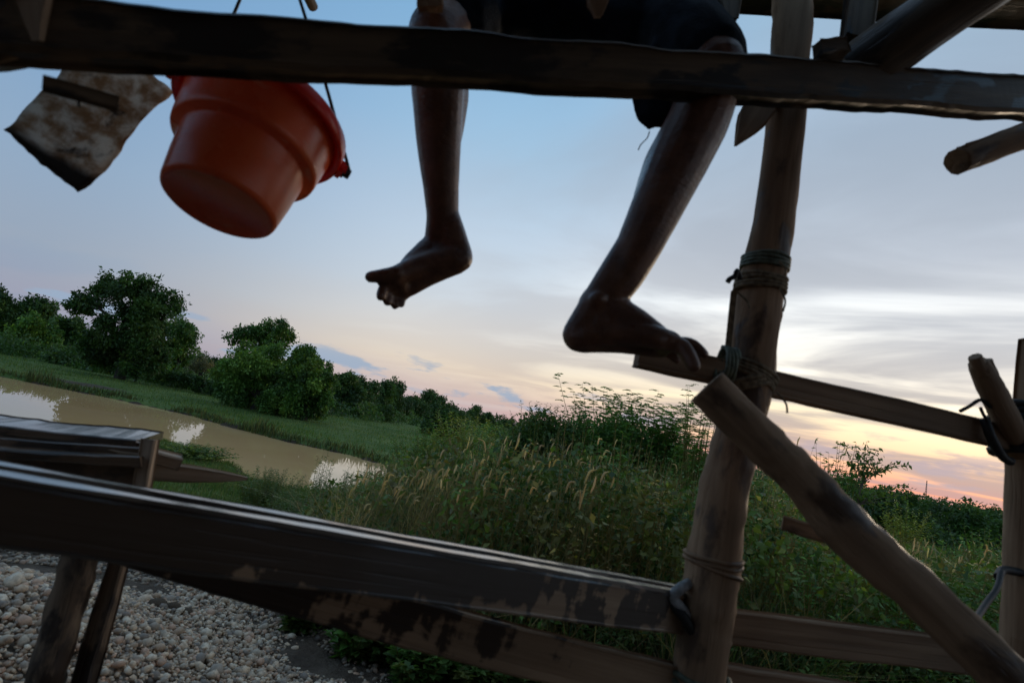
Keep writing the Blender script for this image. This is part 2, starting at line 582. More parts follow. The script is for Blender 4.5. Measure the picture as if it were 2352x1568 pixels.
def resample(pts, n):
    pts = [Vector(p) for p in pts]
    out = []
    m = len(pts) - 1
    for i in range(n):
        u = i / (n - 1) * m
        k = min(int(u), m - 1)
        f = u - k
        p0, p1, p2, p3 = pts[max(k - 1, 0)], pts[k], pts[k + 1], pts[min(k + 2, m)]
        out.append(0.5 * ((2 * p1) + (p2 - p0) * f + (2 * p0 - 5 * p1 + 4 * p2 - p3) * f * f + (3 * p1 - p0 - 3 * p2 + p3) * f ** 3))
    return out


def lerp_r(rs, n):
    xs = np.linspace(0, 1, len(rs))
    return list(np.interp(np.linspace(0, 1, n), xs, rs))


def log_part(name, parent, pts, radii, mat, n=28, sides=16, jitter=0.05, seed=0):
    """Round pole: mesh built along local X so that the grain follows the pole."""
    pts = [Vector(p) for p in pts]
    mw = frame(pts[0], pts[-1], Vector((0, 0, 1)) if abs((pts[-1] - pts[0]).normalized().z) < 0.9 else Vector((0, 1, 0)))
    inv = mw.inverted()
    loc = resample([inv @ p for p in pts], n)
    return link(name, tube_mesh(name, loc, lerp_r(radii, n), mat, sides, jitter, seed), parent, mw)


def rope_part(name, parent, pts, r, mat, n=40, sides=8, closed=False):
    pts = [Vector(p) for p in pts]
    o = pts[0].copy()
    loc = resample([p - o for p in pts], n)
    return link(name, tube_mesh(name, loc, [r] * n, mat, sides, 0.12), parent, Matrix.Translation(o))


def wrap_part(name, parent, centre, axis, ra, rb, r, turns, pitch, mat, ref=None, seed=0):
    """Rope wound round a pole: helix of given half-widths ra (along ref) and rb."""
    ax = axis.normalized()
    ref = (ref or ax.orthogonal())
    ref = (ref - ax * ref.dot(ax)).normalized()
    bi = ax.cross(ref)
    pts = []
    N = int(26 * turns)
    for i in range(N + 1):
        a = 2 * math.pi * turns * i / N
        wob = mnoise.noise(Vector((i * 0.21, seed, 0))) * r * 0.9
        pts.append(ref * (math.cos(a) * (ra + r * 0.7 + wob * 0.3)) + bi * (math.sin(a) * (rb + r * 0.7 + wob * 0.3)) + ax * (pitch * (i / N - 0.5) * turns + wob))
    return link(name, tube_mesh(name, pts, [r] * len(pts), mat, 7, 0.15, seed), parent, Matrix.Translation(centre))


# ------------------------------------------------------------------ ground shape
POND = np.array([(-90, 45), (-60, 43.5), (-36.2, 42.5), (-28.3, 42.2), (-21.8, 41), (-17, 38.0), (-12.9, 35.7), (-8.3, 34.7), (-4.4, 32.6),
                 (-3.4, 30.5), (-3.6, 26), (-4.4, 22.5), (-5.6, 20.2), (-6.6, 19.6), (-7.8, 20.0), (-9.2, 21.8), (-10.5, 22.8), (-11.6, 24.4), (-13.4, 24.2),
                 (-20, 21.5), (-34, 20.5), (-60, 20), (-90, 20)], float)


def ss(x, a, b):
    t = np.clip((x - a) / (b - a), 0, 1)
    return t * t * (3 - 2 * t)


def pond_sd(x, y):
    """Distance to the waterline, negative in the water."""
    x, y = np.asarray(x, float), np.asarray(y, float)
    d = np.full(x.shape, 1e9)
    inside = np.zeros(x.shape, bool)
    n = len(POND)
    for i in range(n):
        ax, ay = POND[i]
        bx, by = POND[(i + 1) % n]
        ex, ey = bx - ax, by - ay
        t = np.clip(((x - ax) * ex + (y - ay) * ey) / (ex * ex + ey * ey), 0, 1)
        d = np.minimum(d, np.hypot(x - ax - t * ex, y - ay - t * ey))
        c = ((ay > y) != (by > y)) & (x < ex * (y - ay) / (ey if abs(ey) > 1e-9 else 1e-9) + ax)
        inside ^= c
    return np.where(inside, -d, d)


def wob(x, y, s, seed=0.0):
    return (np.sin(x * s + 1.3 * np.sin(y * s * 0.7 + seed) + seed) + np.sin(y * s * 1.3 + 1.7 * np.sin(x * s * 0.6 + 2 * seed) + 0.5)) * 0.5


def gh(x, y):
    x, y = np.asarray(x, float), np.asarray(y, float)
    d = pond_sd(x, y)
    d = d + 0.35 * wob(x, y, 1.9, 1.0) + 0.2 * wob(x, y, 4.7, 2.0)
    low = -0.5 + 0.75 * ss(d, -1.2, 0.9) + 0.30 * ss(d, 1.5, 12)
    a = x / np.maximum(y, 0.8)
    w = ss(a, -0.36, 0.12)
    tl = ss(y, 3.2, 11.0)
    tr = ss(y, 9.0, 34)
    up = 2.2 - 1.55 * (tl * (1 - w) + tr * w)
    bnd = ss(y, 12, 19) * (1 - w) + ss(y, 16, 40) * w
    h = up * (1 - bnd) + np.maximum(low, -5) * bnd
    h = np.where(d < 1.0, np.minimum(h, low + 0.25 * np.clip(d, 0, 1)), h)
    h += 0.05 * wob(x, y, 0.9, 3) * ss(y, 2, 8) + 0.02 * wob(x, y, 3.3, 4)
    h += 0.35 * wob(x, y, 0.05, 5) * ss(y, 60, 140)
    # the gravel heap lies on its own low spread of stones
    return h


def ghv(x, y):
    return float(gh(np.array([x]), np.array([y]))[0])


def axis(lo, hi, near, step, grow):
    out = [0.0]
    s = step
    while out[-1] < hi:
        if out[-1] > near:
            s *= grow
        out.append(out[-1] + s)
    neg = [0.0]
    s = step
    while neg[-1] > lo:
        if -neg[-1] > near:
            s *= grow
        neg.append(neg[-1] - s)
    return np.array(neg[:0:-1] + out)


gx, gy = axis(-2500, 2500, 30, 0.36, 1.09), axis(-400, 3000, 44, 0.36, 1.09)
GX, GY = np.meshgrid(gx, gy)
GZ = gh(GX, GY)
nxg, nyg = len(gx), len(gy)
gi = np.arange(nxg * nyg).reshape(nyg, nxg)
gf = np.stack([gi[:-1, :-1], gi[:-1, 1:], gi[1:, 1:], gi[1:, :-1]], -1).reshape(-1, 4)
gd = pond_sd(GX, GY)
gcol = np.zeros((nyg, nxg, 3), np.float32)
gcol[..., 0] = np.maximum.reduce([
    1 - ss(GY, 3.2, 6.5) * np.ones_like(GX),
    0.85 * np.exp(-(((GX + 33.5) / 4.5) ** 2 + ((GY - 46.8) / 1.9) ** 2)),
    0.62 * np.exp(-(((GX + 43) / 7.0) ** 2 + ((GY - 46.0) / 1.2) ** 2)),
    0.25 + 0.5 * (1 - ss(GY, 7, 15)) * ss(GX / np.maximum(GY, 1), -0.35, -0.15)])
gcol[..., 1] = 1 - ss(gd, -0.2, 0.7)
ground = link('ground', mesh_np('ground', np.stack([GX, GY, GZ], -1).reshape(-1, 3), gf, M['terrain'], gcol.reshape(-1, 3), True))
tag(ground, 'green meadow ground sloping down to the pond', kind='structure')

wpl = np.array([(-130, 14, 0), (2, 14, 0), (2, 60, 0), (-130, 60, 0)], float)
water = link('pond_water', mesh_np('pond_water', wpl, np.array([[0, 1, 2, 3]]), M['water']))
tag(water, 'still muddy brown pond reflecting trees and sky', kind='structure')


# ------------------------------------------------------------------ foliage helpers
def unit(v):
    return v / np.maximum(np.linalg.norm(v, axis=-1, keepdims=True), 1e-9)


def leaves(cent, axis_, nrm, length, width, col, fold=0.15):
    """Diamond leaves, two faces each, folded a little along the midrib. Returns verts, faces, cols."""
    n = len(cent)
    axis_ = unit(axis_)
    side = unit(np.cross(nrm, axis_))
    nn = np.cross(axis_, side)
    L, W = np.asarray(length)[:, None], np.asarray(width)[:, None]
    base = cent
    tip = cent + axis_ * L - nn * (L * 0.12)
    m = cent + axis_ * (L * 0.42)
    l = m + side * (W * 0.5) + nn * (W * fold)
    r = m - side * (W * 0.5) + nn * (W * fold)
    v = np.stack([base, r, tip, l], 1).reshape(-1, 3)
    i = np.arange(n)[:, None] * 4
    f = np.concatenate([i + np.array([[0, 1, 2]]), i + np.array([[0, 2, 3]])], 0)
    c = np.repeat(col, 4, axis=0)
    return v, f, c


def blades(base, lean, height, width, col, segs=3, droop=0.5, tipcol=None):
    """Curved grass blades as narrow strips. lean: (N,2) unit-ish horizontal bend."""
    n = len(base)
    az = RNG.uniform(0, 2 * math.pi, n)
    wd = np.stack([np.cos(az), np.sin(az), np.zeros(n)], -1)
    vs, cs = [], []
    for k in range(segs + 1):
        t = k / segs
        p = base.copy()
        p[:, :2] += lean * (height * droop * t * t)[:, None]
        p[:, 2] += height * (t - 0.28 * droop * np.linalg.norm(lean, axis=1) * t * t)
        w = (width * (1 - t) ** 0.7 * 0.5 + 0.0004)[:, None]
        vs += [p - wd * w, p + wd * w]
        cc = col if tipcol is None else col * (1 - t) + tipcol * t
        cs += [cc, cc]
    V = np.stack(vs, 1).reshape(-1, 3)
    C = np.stack(cs, 1).reshape(-1, 3)
    i = np.arange(n)[:, None] * (2 * segs + 2)
    F = np.concatenate([i + np.array([[2 * k, 2 * k + 1, 2 * k + 3, 2 * k + 2]]) for k in range(segs)], 0)
    return V, F, C


def pack(parts):
    V, F, C, o = [], [], [], 0
    for v, f, c in parts:
        V.append(v)
        F.append(f + o)
        C.append(c)
        o += len(v)
    kinds = {}
    for f in F:
        kinds.setdefault(f.shape[1], []).append(f)
    return np.concatenate(V), [np.concatenate(x) for x in kinds.values()], np.concatenate(C)


def vary(base, n, amt=0.3, hue=0.12):
    c = np.array(base)[None, :] * (1 + RNG.uniform(-amt, amt, (n, 1)))
    return np.clip(c * (1 + RNG.uniform(-hue, hue, (n, 3))), 0.003, 1)


def crown_arrays(lobes, n_cl, per, leaf, cl, cols, shell=(0.55, 1.05), squash=0.9, yellow=0.06):
    """Leaf clumps spread through overlapping lobes: lobes = [(centre, radius)]."""
    w = np.array([r ** 2 for _, r in lobes])
    pick = RNG.choice(len(lobes), n_cl, p=w / w.sum())
    cc = np.array([list(c) for c, _ in lobes])[pick]
    rr = np.array([r for _, r in lobes])[pick]
    d = unit(RNG.normal(size=(n_cl, 3)))
    rad = rr * RNG.uniform(shell[0], shell[1], n_cl)
    ce = cc + d * rad[:, None] * np.array([1, 1, squash])
    lt = np.array(cols)[RNG.integers(0, len(cols), len(lobes))] * RNG.uniform(0.68, 1.25, (len(lobes), 1))
    tint = lt[pick] * RNG.uniform(0.85, 1.15, (n_cl, 1))
    k = np.repeat(np.arange(n_cl), per)
    N = len(k)
    p = ce[k] + np.clip(RNG.normal(size=(N, 3)), -1.4, 1.4) * cl * RNG.uniform(0.5, 1.3, n_cl)[k][:, None]
    ax = unit(d[k] * 0.7 + RNG.normal(size=(N, 3)) * 0.8 + np.array([0, 0, -0.25]))
    nr = unit(RNG.normal(size=(N, 3)) + np.array([0, 0, 0.8]))
    L = leaf * RNG.uniform(0.6, 1.35, N)
    c = tint[k] * RNG.uniform(0.75, 1.3, (N, 1))
    y = RNG.random(N) < yellow
    c[y] = c[y] * np.array([1.9, 1.5, 0.9])
    return leaves(p, ax, nr, L, L * RNG.uniform(0.42, 0.62, N), c), ce


GREEN_D = [(.016, .036, .013), (.022, .048, .016), (.030, .055, .018), (.020, .040, .022)]
GREEN_M = [(.026, .060, .018), (.036, .078, .022), (.046, .085, .024), (.026, .055, .022)]
GREEN_Y = [(.060, .095, .024), (.085, .115, .030), (.045, .085, .022)]


def make_tree(name, label, base, lobes, n_cl=600, per=22, leaf=0.24, cl=0.35, cols=GREEN_M, trunk_r=0.25, group=None, yellow=0.05,
              cat='tree', limbs=9, shell=(0.5, 1.0), crown_name='crown'):
    base = Vector(base)
    t = thing(name, label, cat, base, group)
    rel = [(Vector(c) - base, r) for c, r in lobes]
    sub = [(c, r * .74) for c, r in rel]
    for c, r in rel:
        for _ in range(8):
            dv = Vector((random.gauss(0, 1), random.gauss(0, 1), random.gauss(.15, 1))).normalized()
            sub.append((c + dv * r * random.uniform(.62, .82), r * random.uniform(.26, .42)))
    arr, ce = crown_arrays(sub, n_cl, per, leaf, cl * .75, cols, shell, yellow=yellow)
    link(crown_name, mesh_np(crown_name, *arr[:2], M['leaf'], arr[2]), t, Matrix.Translation(base))
    # trunk and limbs
    top = max(rel, key=lambda q: q[0].z)[0]
    mid_ = sum((c * r for c, r in rel), Vector()) / sum(r for _, r in rel)
    V, F = [], []
    fork = Vector((mid_.x * 0.35, mid_.y * 0.35, max(0.5, mid_.z * 0.55)))
    o = 0

    def add(pts, rad, sides):
        nonlocal o
        v, f = tube_arrays(resample(pts, 8), lerp_r(rad, 8), sides, 0.08, o * 0.01)
        V.extend(v)
        F.extend([tuple(i + o for i in q) for q in f])
        o += len(v)
    add([(0, 0, -0.3), (fork.x * .2, fork.y * .2, fork.z * .5), fork], [trunk_r * 1.25, trunk_r, trunk_r * .75], 9)
    for i in range(limbs):
        c, r = rel[i % len(rel)]
        e = c + Vector((random.uniform(-.5, .5), random.uniform(-.5, .5), random.uniform(0, .5))) * r
        m = fork.lerp(e, 0.5) + Vector((random.uniform(-.12, .12), random.uniform(-.12, .12), .12)) * (e - fork).length
        add([fork * 0.92, m, e], [trunk_r * .5, trunk_r * .3, trunk_r * .08], 6)
    me = bpy.data.meshes.new('trunk')
    me.from_pydata([tuple(v) for v in V], [], F)
    me.materials.append(M['bark'])
    me.update()
    link('trunk', me, t, Matrix.Translation(base))
    return t


def lob(d, items, jy=1.0):
    """lobes given as bearing (px, py) and apparent radius, at real distance d."""
    out = []
    for it in items:
        px, py, r = it[:3]
        dd = d + (it[3] if len(it) > 3 else random.uniform(-jy, jy))
        out.append((P(px, py, dd), r * dd / FPX))
    return out


def ground_at(px, py, d):
    p = P(px, py, d)
    return Vector((p.x, p.y, ghv(p.x, p.y)))


# ------------------------------------------------------------------ trees beyond the pond
D1 = 60.0
make_tree('broad_tree', 'tall dark broad-crowned tree on the far bank with a short bare trunk', ground_at(272, 880, D1),
          lob(D1, [(205, 690, 36), (175, 690, 26), (250, 665, 36), (300, 655, 34), (345, 668, 34), (385, 690, 32), (398, 715, 22), (290, 690, 42), (340, 705, 38),
                   (300, 750, 55), (250, 770, 46), (350, 770, 48), (225, 800, 42), (280, 815, 50), (340, 820, 50), (300, 845, 28), (235, 825, 30)], 1.6),
          n_cl=1500, per=20, leaf=0.36, cl=0.42, cols=GREEN_D, trunk_r=0.5, limbs=17, yellow=0.02)
make_tree('leafy_tree', 'rounded green tree close behind the tall broad tree on its right', ground_at(400, 880, 80),
          lob(80, [(400, 770, 40), (420, 800, 34), (430, 775, 26), (385, 810, 40), (410, 835, 30)], 1.2),
          n_cl=520, per=20, leaf=0.40, cl=0.45, cols=GREEN_M, trunk_r=0.3, limbs=6)
make_tree('dense_tree', 'large dense leafy tree reaching the grass, right of a bare bush on the far bank', ground_at(585, 935, 52),
          lob(52, [(560, 830, 52), (610, 825, 50), (545, 870, 52), (600, 880, 58), (530, 905, 38), (650, 880, 46), (570, 915, 40), (620, 925, 38), (655, 915, 40), (640, 940, 24)], 1.8),
          n_cl=1600, per=22, leaf=0.26, cl=0.30, cols=GREEN_M, trunk_r=0.32, limbs=9, yellow=0.04)
make_tree('dense_tree', 'round dense tree with yellowish right edge at the water-side lawn', ground_at(700, 955, 50),
          lob(50, [(705, 830, 36), (690, 870, 44), (720, 875, 44), (715, 915, 40), (680, 920, 40), (705, 845, 40), (740, 900, 28), (690, 945, 26), (725, 940, 26), (750, 925, 18)], 1.6),
          n_cl=1250, per=22, leaf=0.26, cl=0.28, cols=GREEN_M + GREEN_D[:2], trunk_r=0.28, limbs=7, yellow=0.08)
make_tree('open_tree', 'open-crowned taller tree rising behind the dense leafy tree', ground_at(600, 915, 68),
          lob(68, [(540, 775, 20), (575, 765, 28), (615, 755, 26), (650, 760, 24), (660, 785, 24), (600, 785, 30), (630, 795, 28)], 1.5),
          n_cl=520, per=14, leaf=0.36, cl=0.36, cols=GREEN_M, trunk_r=0.28, limbs=9)
make_tree('young_tree', 'small tree with thin upright branches against the sky right of the dense trees', ground_at(765, 935, 76),
          lob(76, [(752, 845, 16), (745, 870, 18), (765, 880, 16)], 0.6), n_cl=150, per=16, leaf=0.26, cl=0.24, cols=GREEN_M, trunk_r=0.12, limbs=5)
make_tree('leafy_tree', 'mid-sized dark tree standing beyond the round dense tree', ground_at(795, 940, 85),
          lob(85, [(795, 885, 30), (785, 910, 32), (812, 915, 28), (800, 935, 24)], 1.0), n_cl=460, per=20, leaf=0.42, cl=0.45, cols=GREEN_D, trunk_r=0.2, limbs=5)
make_tree('grassy_shrub', 'broad reedy shrub on the meadow past the mid-sized dark tree', ground_at(860, 955, 88),
          lob(88, [(850, 940, 24), (880, 948, 22), (865, 955, 20)], 1.0), n_cl=300, per=18, leaf=0.32, cl=0.32, cols=GREEN_D, trunk_r=0.1, limbs=4, cat='shrub')
make_tree('round_bush', 'round dark bush standing alone in the far meadow', ground_at(1015, 1000, 70),
          lob(70, [(1005, 960, 26), (1030, 968, 26), (990, 978, 20), (1020, 982, 22), (1048, 982, 14)], 1.2), n_cl=520, per=20, leaf=0.34, cl=0.32, cols=GREEN_D, trunk_r=0.15, limbs=5, cat='bush')
make_tree('tall_tree', 'tall dark tree cut by the left edge of the photograph', ground_at(10, 790, 180),
          lob(180, [(0, 700, 36), (-40, 695, 44), (30, 720, 32), (-10, 745, 46), (40, 755, 34)], 2), n_cl=700, per=20, leaf=1.0, cl=1.1, cols=GREEN_D, trunk_r=0.6, limbs=6)
make_tree('tall_tree', 'dark tree second from the left edge beyond the meadow', ground_at(85, 800, 185),
          lob(185, [(75, 700, 28), (100, 712, 22), (60, 725, 30), (95, 745, 32), (70, 765, 30)], 2), n_cl=480, per=20, leaf=1.0, cl=1.1, cols=GREEN_D, trunk_r=0.6, limbs=6)
make_tree('round_tree', 'rounded lighter green tree at the left, in front of the dark trees', ground_at(70, 806, 105),
          lob(105, [(80, 752, 30), (105, 760, 26), (55, 770, 30), (95, 785, 30), (60, 795, 24), (120, 785, 22)], 1.5), n_cl=560, per=20, leaf=0.55, cl=0.55, cols=GREEN_M, trunk_r=0.3, limbs=6, yellow=0.1)
make_tree('round_tree', 'dark tree between the left-hand trees and the tall broad tree', ground_at(150, 825, 115),
          lob(115, [(150, 745, 24), (172, 755, 24), (145, 780, 30), (175, 800, 28), (135, 805, 26), (190, 770, 22)], 1.5), n_cl=520, per=20, leaf=0.6, cl=0.65, cols=GREEN_D, trunk_r=0.35, limbs=6)
make_tree('leafless_bush', 'greyish sparse bush between the tall broad tree and the dense trees', ground_at(465, 868, 75),
          lob(75, [(455, 835, 20), (480, 845, 18), (440, 850, 16)], 0.8), n_cl=200, per=8, leaf=0.22, cl=0.3, cols=[(.06, .065, .05), (.08, .075, .06)], trunk_r=0.1, limbs=10, cat='bush')
make_tree('low_hedge_bush', 'low dark bush under the sky gap between the two tree groups', ground_at(470, 885, 62),
          lob(62, [(400, 868, 18), (430, 872, 20), (460, 880, 20), (490, 890, 18), (375, 862, 14)], 0.6), n_cl=380, per=16, leaf=0.26, cl=0.28, cols=GREEN_D, trunk_r=0.06, limbs=5, cat='bush')

# far trees: a few prototypes copied along the edge of the far wood
protos = []
for k in range(4):
    hgt = (7.5, 6.0, 8.5, 5.2)[k]
    wid = (2.5, 3.0, 2.0, 3.2)[k]
    lb = [(Vector((random.uniform(-wid, wid) * .6, random.uniform(-wid, wid) * .6, hgt * random.uniform(.3, .82))), wid * random.uniform(.45, .75)) for _ in range(8)]
    lb += [(Vector((random.uniform(-.5, .5), 0, hgt * .88)), wid * .42)]
    arr, _ = crown_arrays(lb, 200, 16, 0.55, 0.5, GREEN_D, yellow=0.02)
    cm = mesh_np('crown', *arr[:2], M['leaf'], arr[2])
    tv, tf = tube_arrays([(0, 0, -.5), (0.1, 0, hgt * .4), (0, 0.1, hgt * .8)], [.28, .2, .05], 7)
    tm = bpy.data.meshes.new('trunk')
    tm.from_pydata([tuple(v) for v in tv], [], tf)
    tm.materials.append(M['bark'])
    protos.append((cm, tm))


def far_tree(px, d, s, label, group, k=None, top=None):
    r = ray(px, 985)
    hx, hy = r.x, r.y
    x, y = hx * d / hy, d
    z = ghv(x, y)
    k = random.randrange(4) if k is None else k
    t = thing('distant_tree', label, 'tree', (x, y, z), group)
    rot = Matrix.Translation((x, y, z)) @ Matrix.Rotation(random.uniform(0, 6.28), 4, 'Z') @ Matrix.Diagonal((s, s, s * random.uniform(.85, 1.15), 1))
    link('crown', protos[k][0], t, rot)
    link('trunk', protos[k][1], t, rot)
    return t


lb = []
for i in range(420):
    f = random.random()
    px = -150 + 1420 * f
    d = (66 + 14 * random.random()) if px < 760 else 66 + 60 * (px - 760) / 500 + random.uniform(0, 30)
    p = ray(px, 940)
    xx, yy = p.x * d / p.y, d
    rr = random.uniform(.6, 1.5)
    lb.append((Vector((xx, yy, ghv(xx, yy) + rr * random.uniform(.3, 1.0))), rr))
arr, _ = crown_arrays(lb, 3200, 12, .38, .36, GREEN_D + GREEN_M[:2], yellow=.05)
tag(link('far_thicket', mesh_np('far_thicket', *arr[:2], M['leaf'], arr[2])), 'low thicket filling the foot of the far tree line', kind='stuff')
WOOD = 'small dark tree in the wooded line fading towards the centre horizon'
for i in range(56):
    f = i / 55
    px = 770 + 480 * f + random.uniform(-8, 8)
    far_tree(px, 98 + 190 * f ** 1.3 + random.uniform(-6, 6), random.uniform(.6, 1.1) * (1 - 0.2 * f), WOOD, 'trees of the receding wood line')
LEFTW = 'tree in the dark wood filling the gaps behind the far bank trees'
for i in range(26):
    px = -120 + 900 * i / 25 + random.uniform(-10, 10)
    far_tree(px, random.uniform(150, 220), random.uniform(.9, 1.3), LEFTW, 'trees of the wood behind the far bank')
RIGHTW = 'small dark tree in the wood on the right-hand horizon'
for i in range(46):
    px = 1900 + 680 * ((i * 17 % 46) / 45) + random.uniform(-8, 8)
    far_tree(px, 26 + 95 * (i / 45) ** 1.2, (.36 + .30 * i / 45) * random.uniform(.85, 1.15), RIGHTW, 'trees of the right-hand wood')
# wooded ridges on the horizon, one mass
hv = []
hp = []
for i in range(620):
    a = math.radians(random.uniform(-58, 62))
    d = random.uniform(260, 620)
    z = gh(np.array([math.sin(a) * d]), np.array([math.cos(a) * d]))[0]
    hp.append((Vector((math.sin(a) * d, math.cos(a) * d, z + random.uniform(.5, 3.2) * d / 300)), random.uniform(2.5, 5.0) * d / 300))
arr, _ = crown_arrays(hp, 4200, 9, 2.1, 1.4, [(.020, .035, .022), (.026, .042, .026), (.03, .045, .03)], yellow=0.0)
tag(link('distant_wood', mesh_np('distant_wood', *arr[:2], M['leaf'], arr[2])), 'low dark wood along the horizon', kind='stuff')
# radio mast on the right horizon
mb = Vector((math.sin(math.radians(37.2)) * 900, math.cos(math.radians(37.2)) * 900, 0.5))
mast = thing('radio_mast', 'thin lattice radio mast on the right-hand horizon', 'mast', mb)
for k in range(3):
    a = k * 2.094
    link('leg', tube_mesh('leg', [(math.cos(a) * 1.6, math.sin(a) * 1.6, 0), (math.cos(a) * .35, math.sin(a) * .35, 34)], [.22, .16], M['wire'], 5), mast, Matrix.Translation(mb))
bv, bf = [], []
for j in range(11):
    z = 3 * j + 1
    r0 = 1.6 - 1.25 * z / 34
    for k in range(3):
        a, b = k * 2.094, (k + 1) * 2.094
        v, f = tube_arrays([(math.cos(a) * r0, math.sin(a) * r0, z), (math.cos(b) * r0 * .92, math.sin(b) * r0 * .92, z + 2.6)], [.1, .1], 4)
        bf += [tuple(i + len(bv) for i in q) for q in f]
        bv += [tuple(p) for p in v]
bm_ = bpy.data.meshes.new('bracing')
bm_.from_pydata(bv, [], bf)
bm_.materials.append(M['wire'])
link('bracing', bm_, mast, Matrix.Translation(mb))

# ------------------------------------------------------------------ meadow and bank grass
def scatter(n, xr, yr, keep):
    x, y = RNG.uniform(*xr, n), RNG.uniform(*yr, n)
    k = keep(x, y)
    return x[k], y[k]


def grass_patch(name, label, x, y, hgt, wid, cols, tips=None, droop=0.5, segs=2):
    n = len(x)
    b = np.stack([x, y, gh(x, y) - 0.02], -1)
    ln = RNG.normal(size=(n, 2)) * 0.5
    h = hgt * RNG.uniform(0.5, 1.3, n) if np.isscalar(hgt) else hgt * RNG.uniform(.6, 1.25, n)
    c = np.array(cols)[RNG.integers(0, len(cols), n)] * RNG.uniform(.7, 1.3, (n, 1))
    tp = None if tips is None else np.array(tips)[RNG.integers(0, len(tips), n)] * RNG.uniform(.8, 1.2, (n, 1))
    v, f, cc = blades(b, ln, h, np.full(n, wid) if np.isscalar(wid) else wid, c, segs, droop, tp)
    return tag(link(name, mesh_np(name, v, f, M['grassblade'], cc)), label, kind='stuff')


x, y = scatter(120000, (-75, 30), (29, 85), lambda x, y: (pond_sd(x, y) > 0.15) & (RNG.random(len(x)) < np.clip(38 / y, 0, 1) ** 1.5)
               & (x / y > -1.05) & (x / y < 0.45) & (np.exp(-(((x + 33.5) / 4.0) ** 2 + ((y - 46.8) / 1.5) ** 2)) < 0.35))
LAWN = [(.040, .085, .018), (.060, .100, .024), (.085, .105, .030), (.034, .066, .018)]
grass_patch('meadow_grass', 'short green grass covering the far bank meadow', x, y, 0.16 + 0.12 * (wob(x, y, .35, 2) > .3), 0.06, LAWN, segs=1)
x, y = scatter(90000, (-70, 3), (28, 50), lambda x, y: (np.abs(pond_sd(x, y) - 0.45) < 0.55) & (y > 27) & (wob(x, y, .55, 6) + .5 * wob(x, y, 1.7, 1) > -0.35))
grass_patch('reed_fringe', 'rough grass and reeds along the far waterline', x, y, 0.40 + 0.6 * np.clip(wob(x, y, .8, 2), 0, 1), 0.07, [(.035, .050, .018), (.060, .062, .026), (.026, .038, .016)])
x, y = scatter(90000, (-16, 0), (8, 25), lambda x, y: (pond_sd(x, y) > 0.05) & (x / y > -0.62) & (x / y < -0.12))
grass_patch('bank_grass', 'bright short grass on the near bank below the trough', x, y, 0.16 + .14 * np.clip(wob(x, y, 1.2, 3), 0, 1), 0.022, [(.040, .075, .020), (.060, .095, .026), (.034, .060, .02), (.09, .09, .04)], segs=1)


# ------------------------------------------------------------------ bushes and weeds on the near bank
def weed_arrays(base, height, spread, stems, leaf, cols, pairs=9, droop=0.3, pinn=0, stem_col=(.07, .075, .03), wratio=0.42):
    """Upright leafy weed: stems with paired leaves; pinn > 0 gives feathery compound leaves."""
    parts = []
    for s in range(stems):
        az = random.uniform(0, 2 * math.pi)
        out = random.uniform(.15, 1) * spread
        h = height * random.uniform(.6, 1.1)
        top = Vector((math.cos(az) * out, math.sin(az) * out, h))
        b = Vector((math.cos(az) * out * .25, math.sin(az) * out * .25, 0))
        mid_ = b.lerp(top, .5) + Vector((0, 0, h * .12))
        pl = resample([b, mid_, top], 7)
        v, f = tube_arrays(pl[::2], lerp_r([.005 * height + .0025, .0012], 4), 3)
        quads = np.array([q for q in f if len(q) == 4])
        parts.append((np.array([list(base + p) for p in v]), quads, np.tile(np.array(stem_col), (len(v), 1))))
        pl = resample([b, mid_, top], pairs * 2 + 2)
        tint = np.array(cols[random.randrange(len(cols))]) * random.uniform(.75, 1.25)
        C, A, Nn, Ls = [], [], [], []
        for i in range(2, len(pl)):
            t = i / len(pl)
            d = (pl[i] - pl[i - 1]).normalized()
            a = i * 2.4 + s
            sd = Vector((math.cos(a), math.sin(a), 0.25 - droop * random.random()))
            if pinn:
                Lf = leaf * 3.2 * (1.15 - t * .6) * random.uniform(.7, 1.2)
                ax = (sd + d * .5).normalized()
                sv = ax.cross(Vector((0, 0, 1))).normalized()
                for q in range(pinn):
                    u = (q + 1) / pinn
                    c0 = pl[i] + ax * (Lf * u) - Vector((0, 0, Lf * .35 * u * u))
                    for sg in (-1, 1):
                        C.append(base + c0)
                        A.append(sv * sg + ax * .6 - Vector((0, 0, .25)))
                        Nn.append(Vector((random.uniform(-.4, .4), random.uniform(-.4, .4), 1)))
                        Ls.append(leaf * (1.1 - .5 * u) * random.uniform(.8, 1.2))
            else:
                C.append(base + pl[i])
                A.append(sd + d * random.uniform(0, .5))
                Nn.append(Vector((random.uniform(-.6, .6), random.uniform(-.6, .6), 1)))
                Ls.append(leaf * (1.2 - t * .55) * random.uniform(.7, 1.25))
        n = len(C)
        col = tint[None, :] * RNG.uniform(.75, 1.3, (n, 1))
        Ls = np.array(Ls)
        parts.append(leaves(np.array([list(c) for c in C]), np.array([list(c) for c in A]), np.array([list(c) for c in Nn]), Ls, Ls * wratio, col))
    return parts


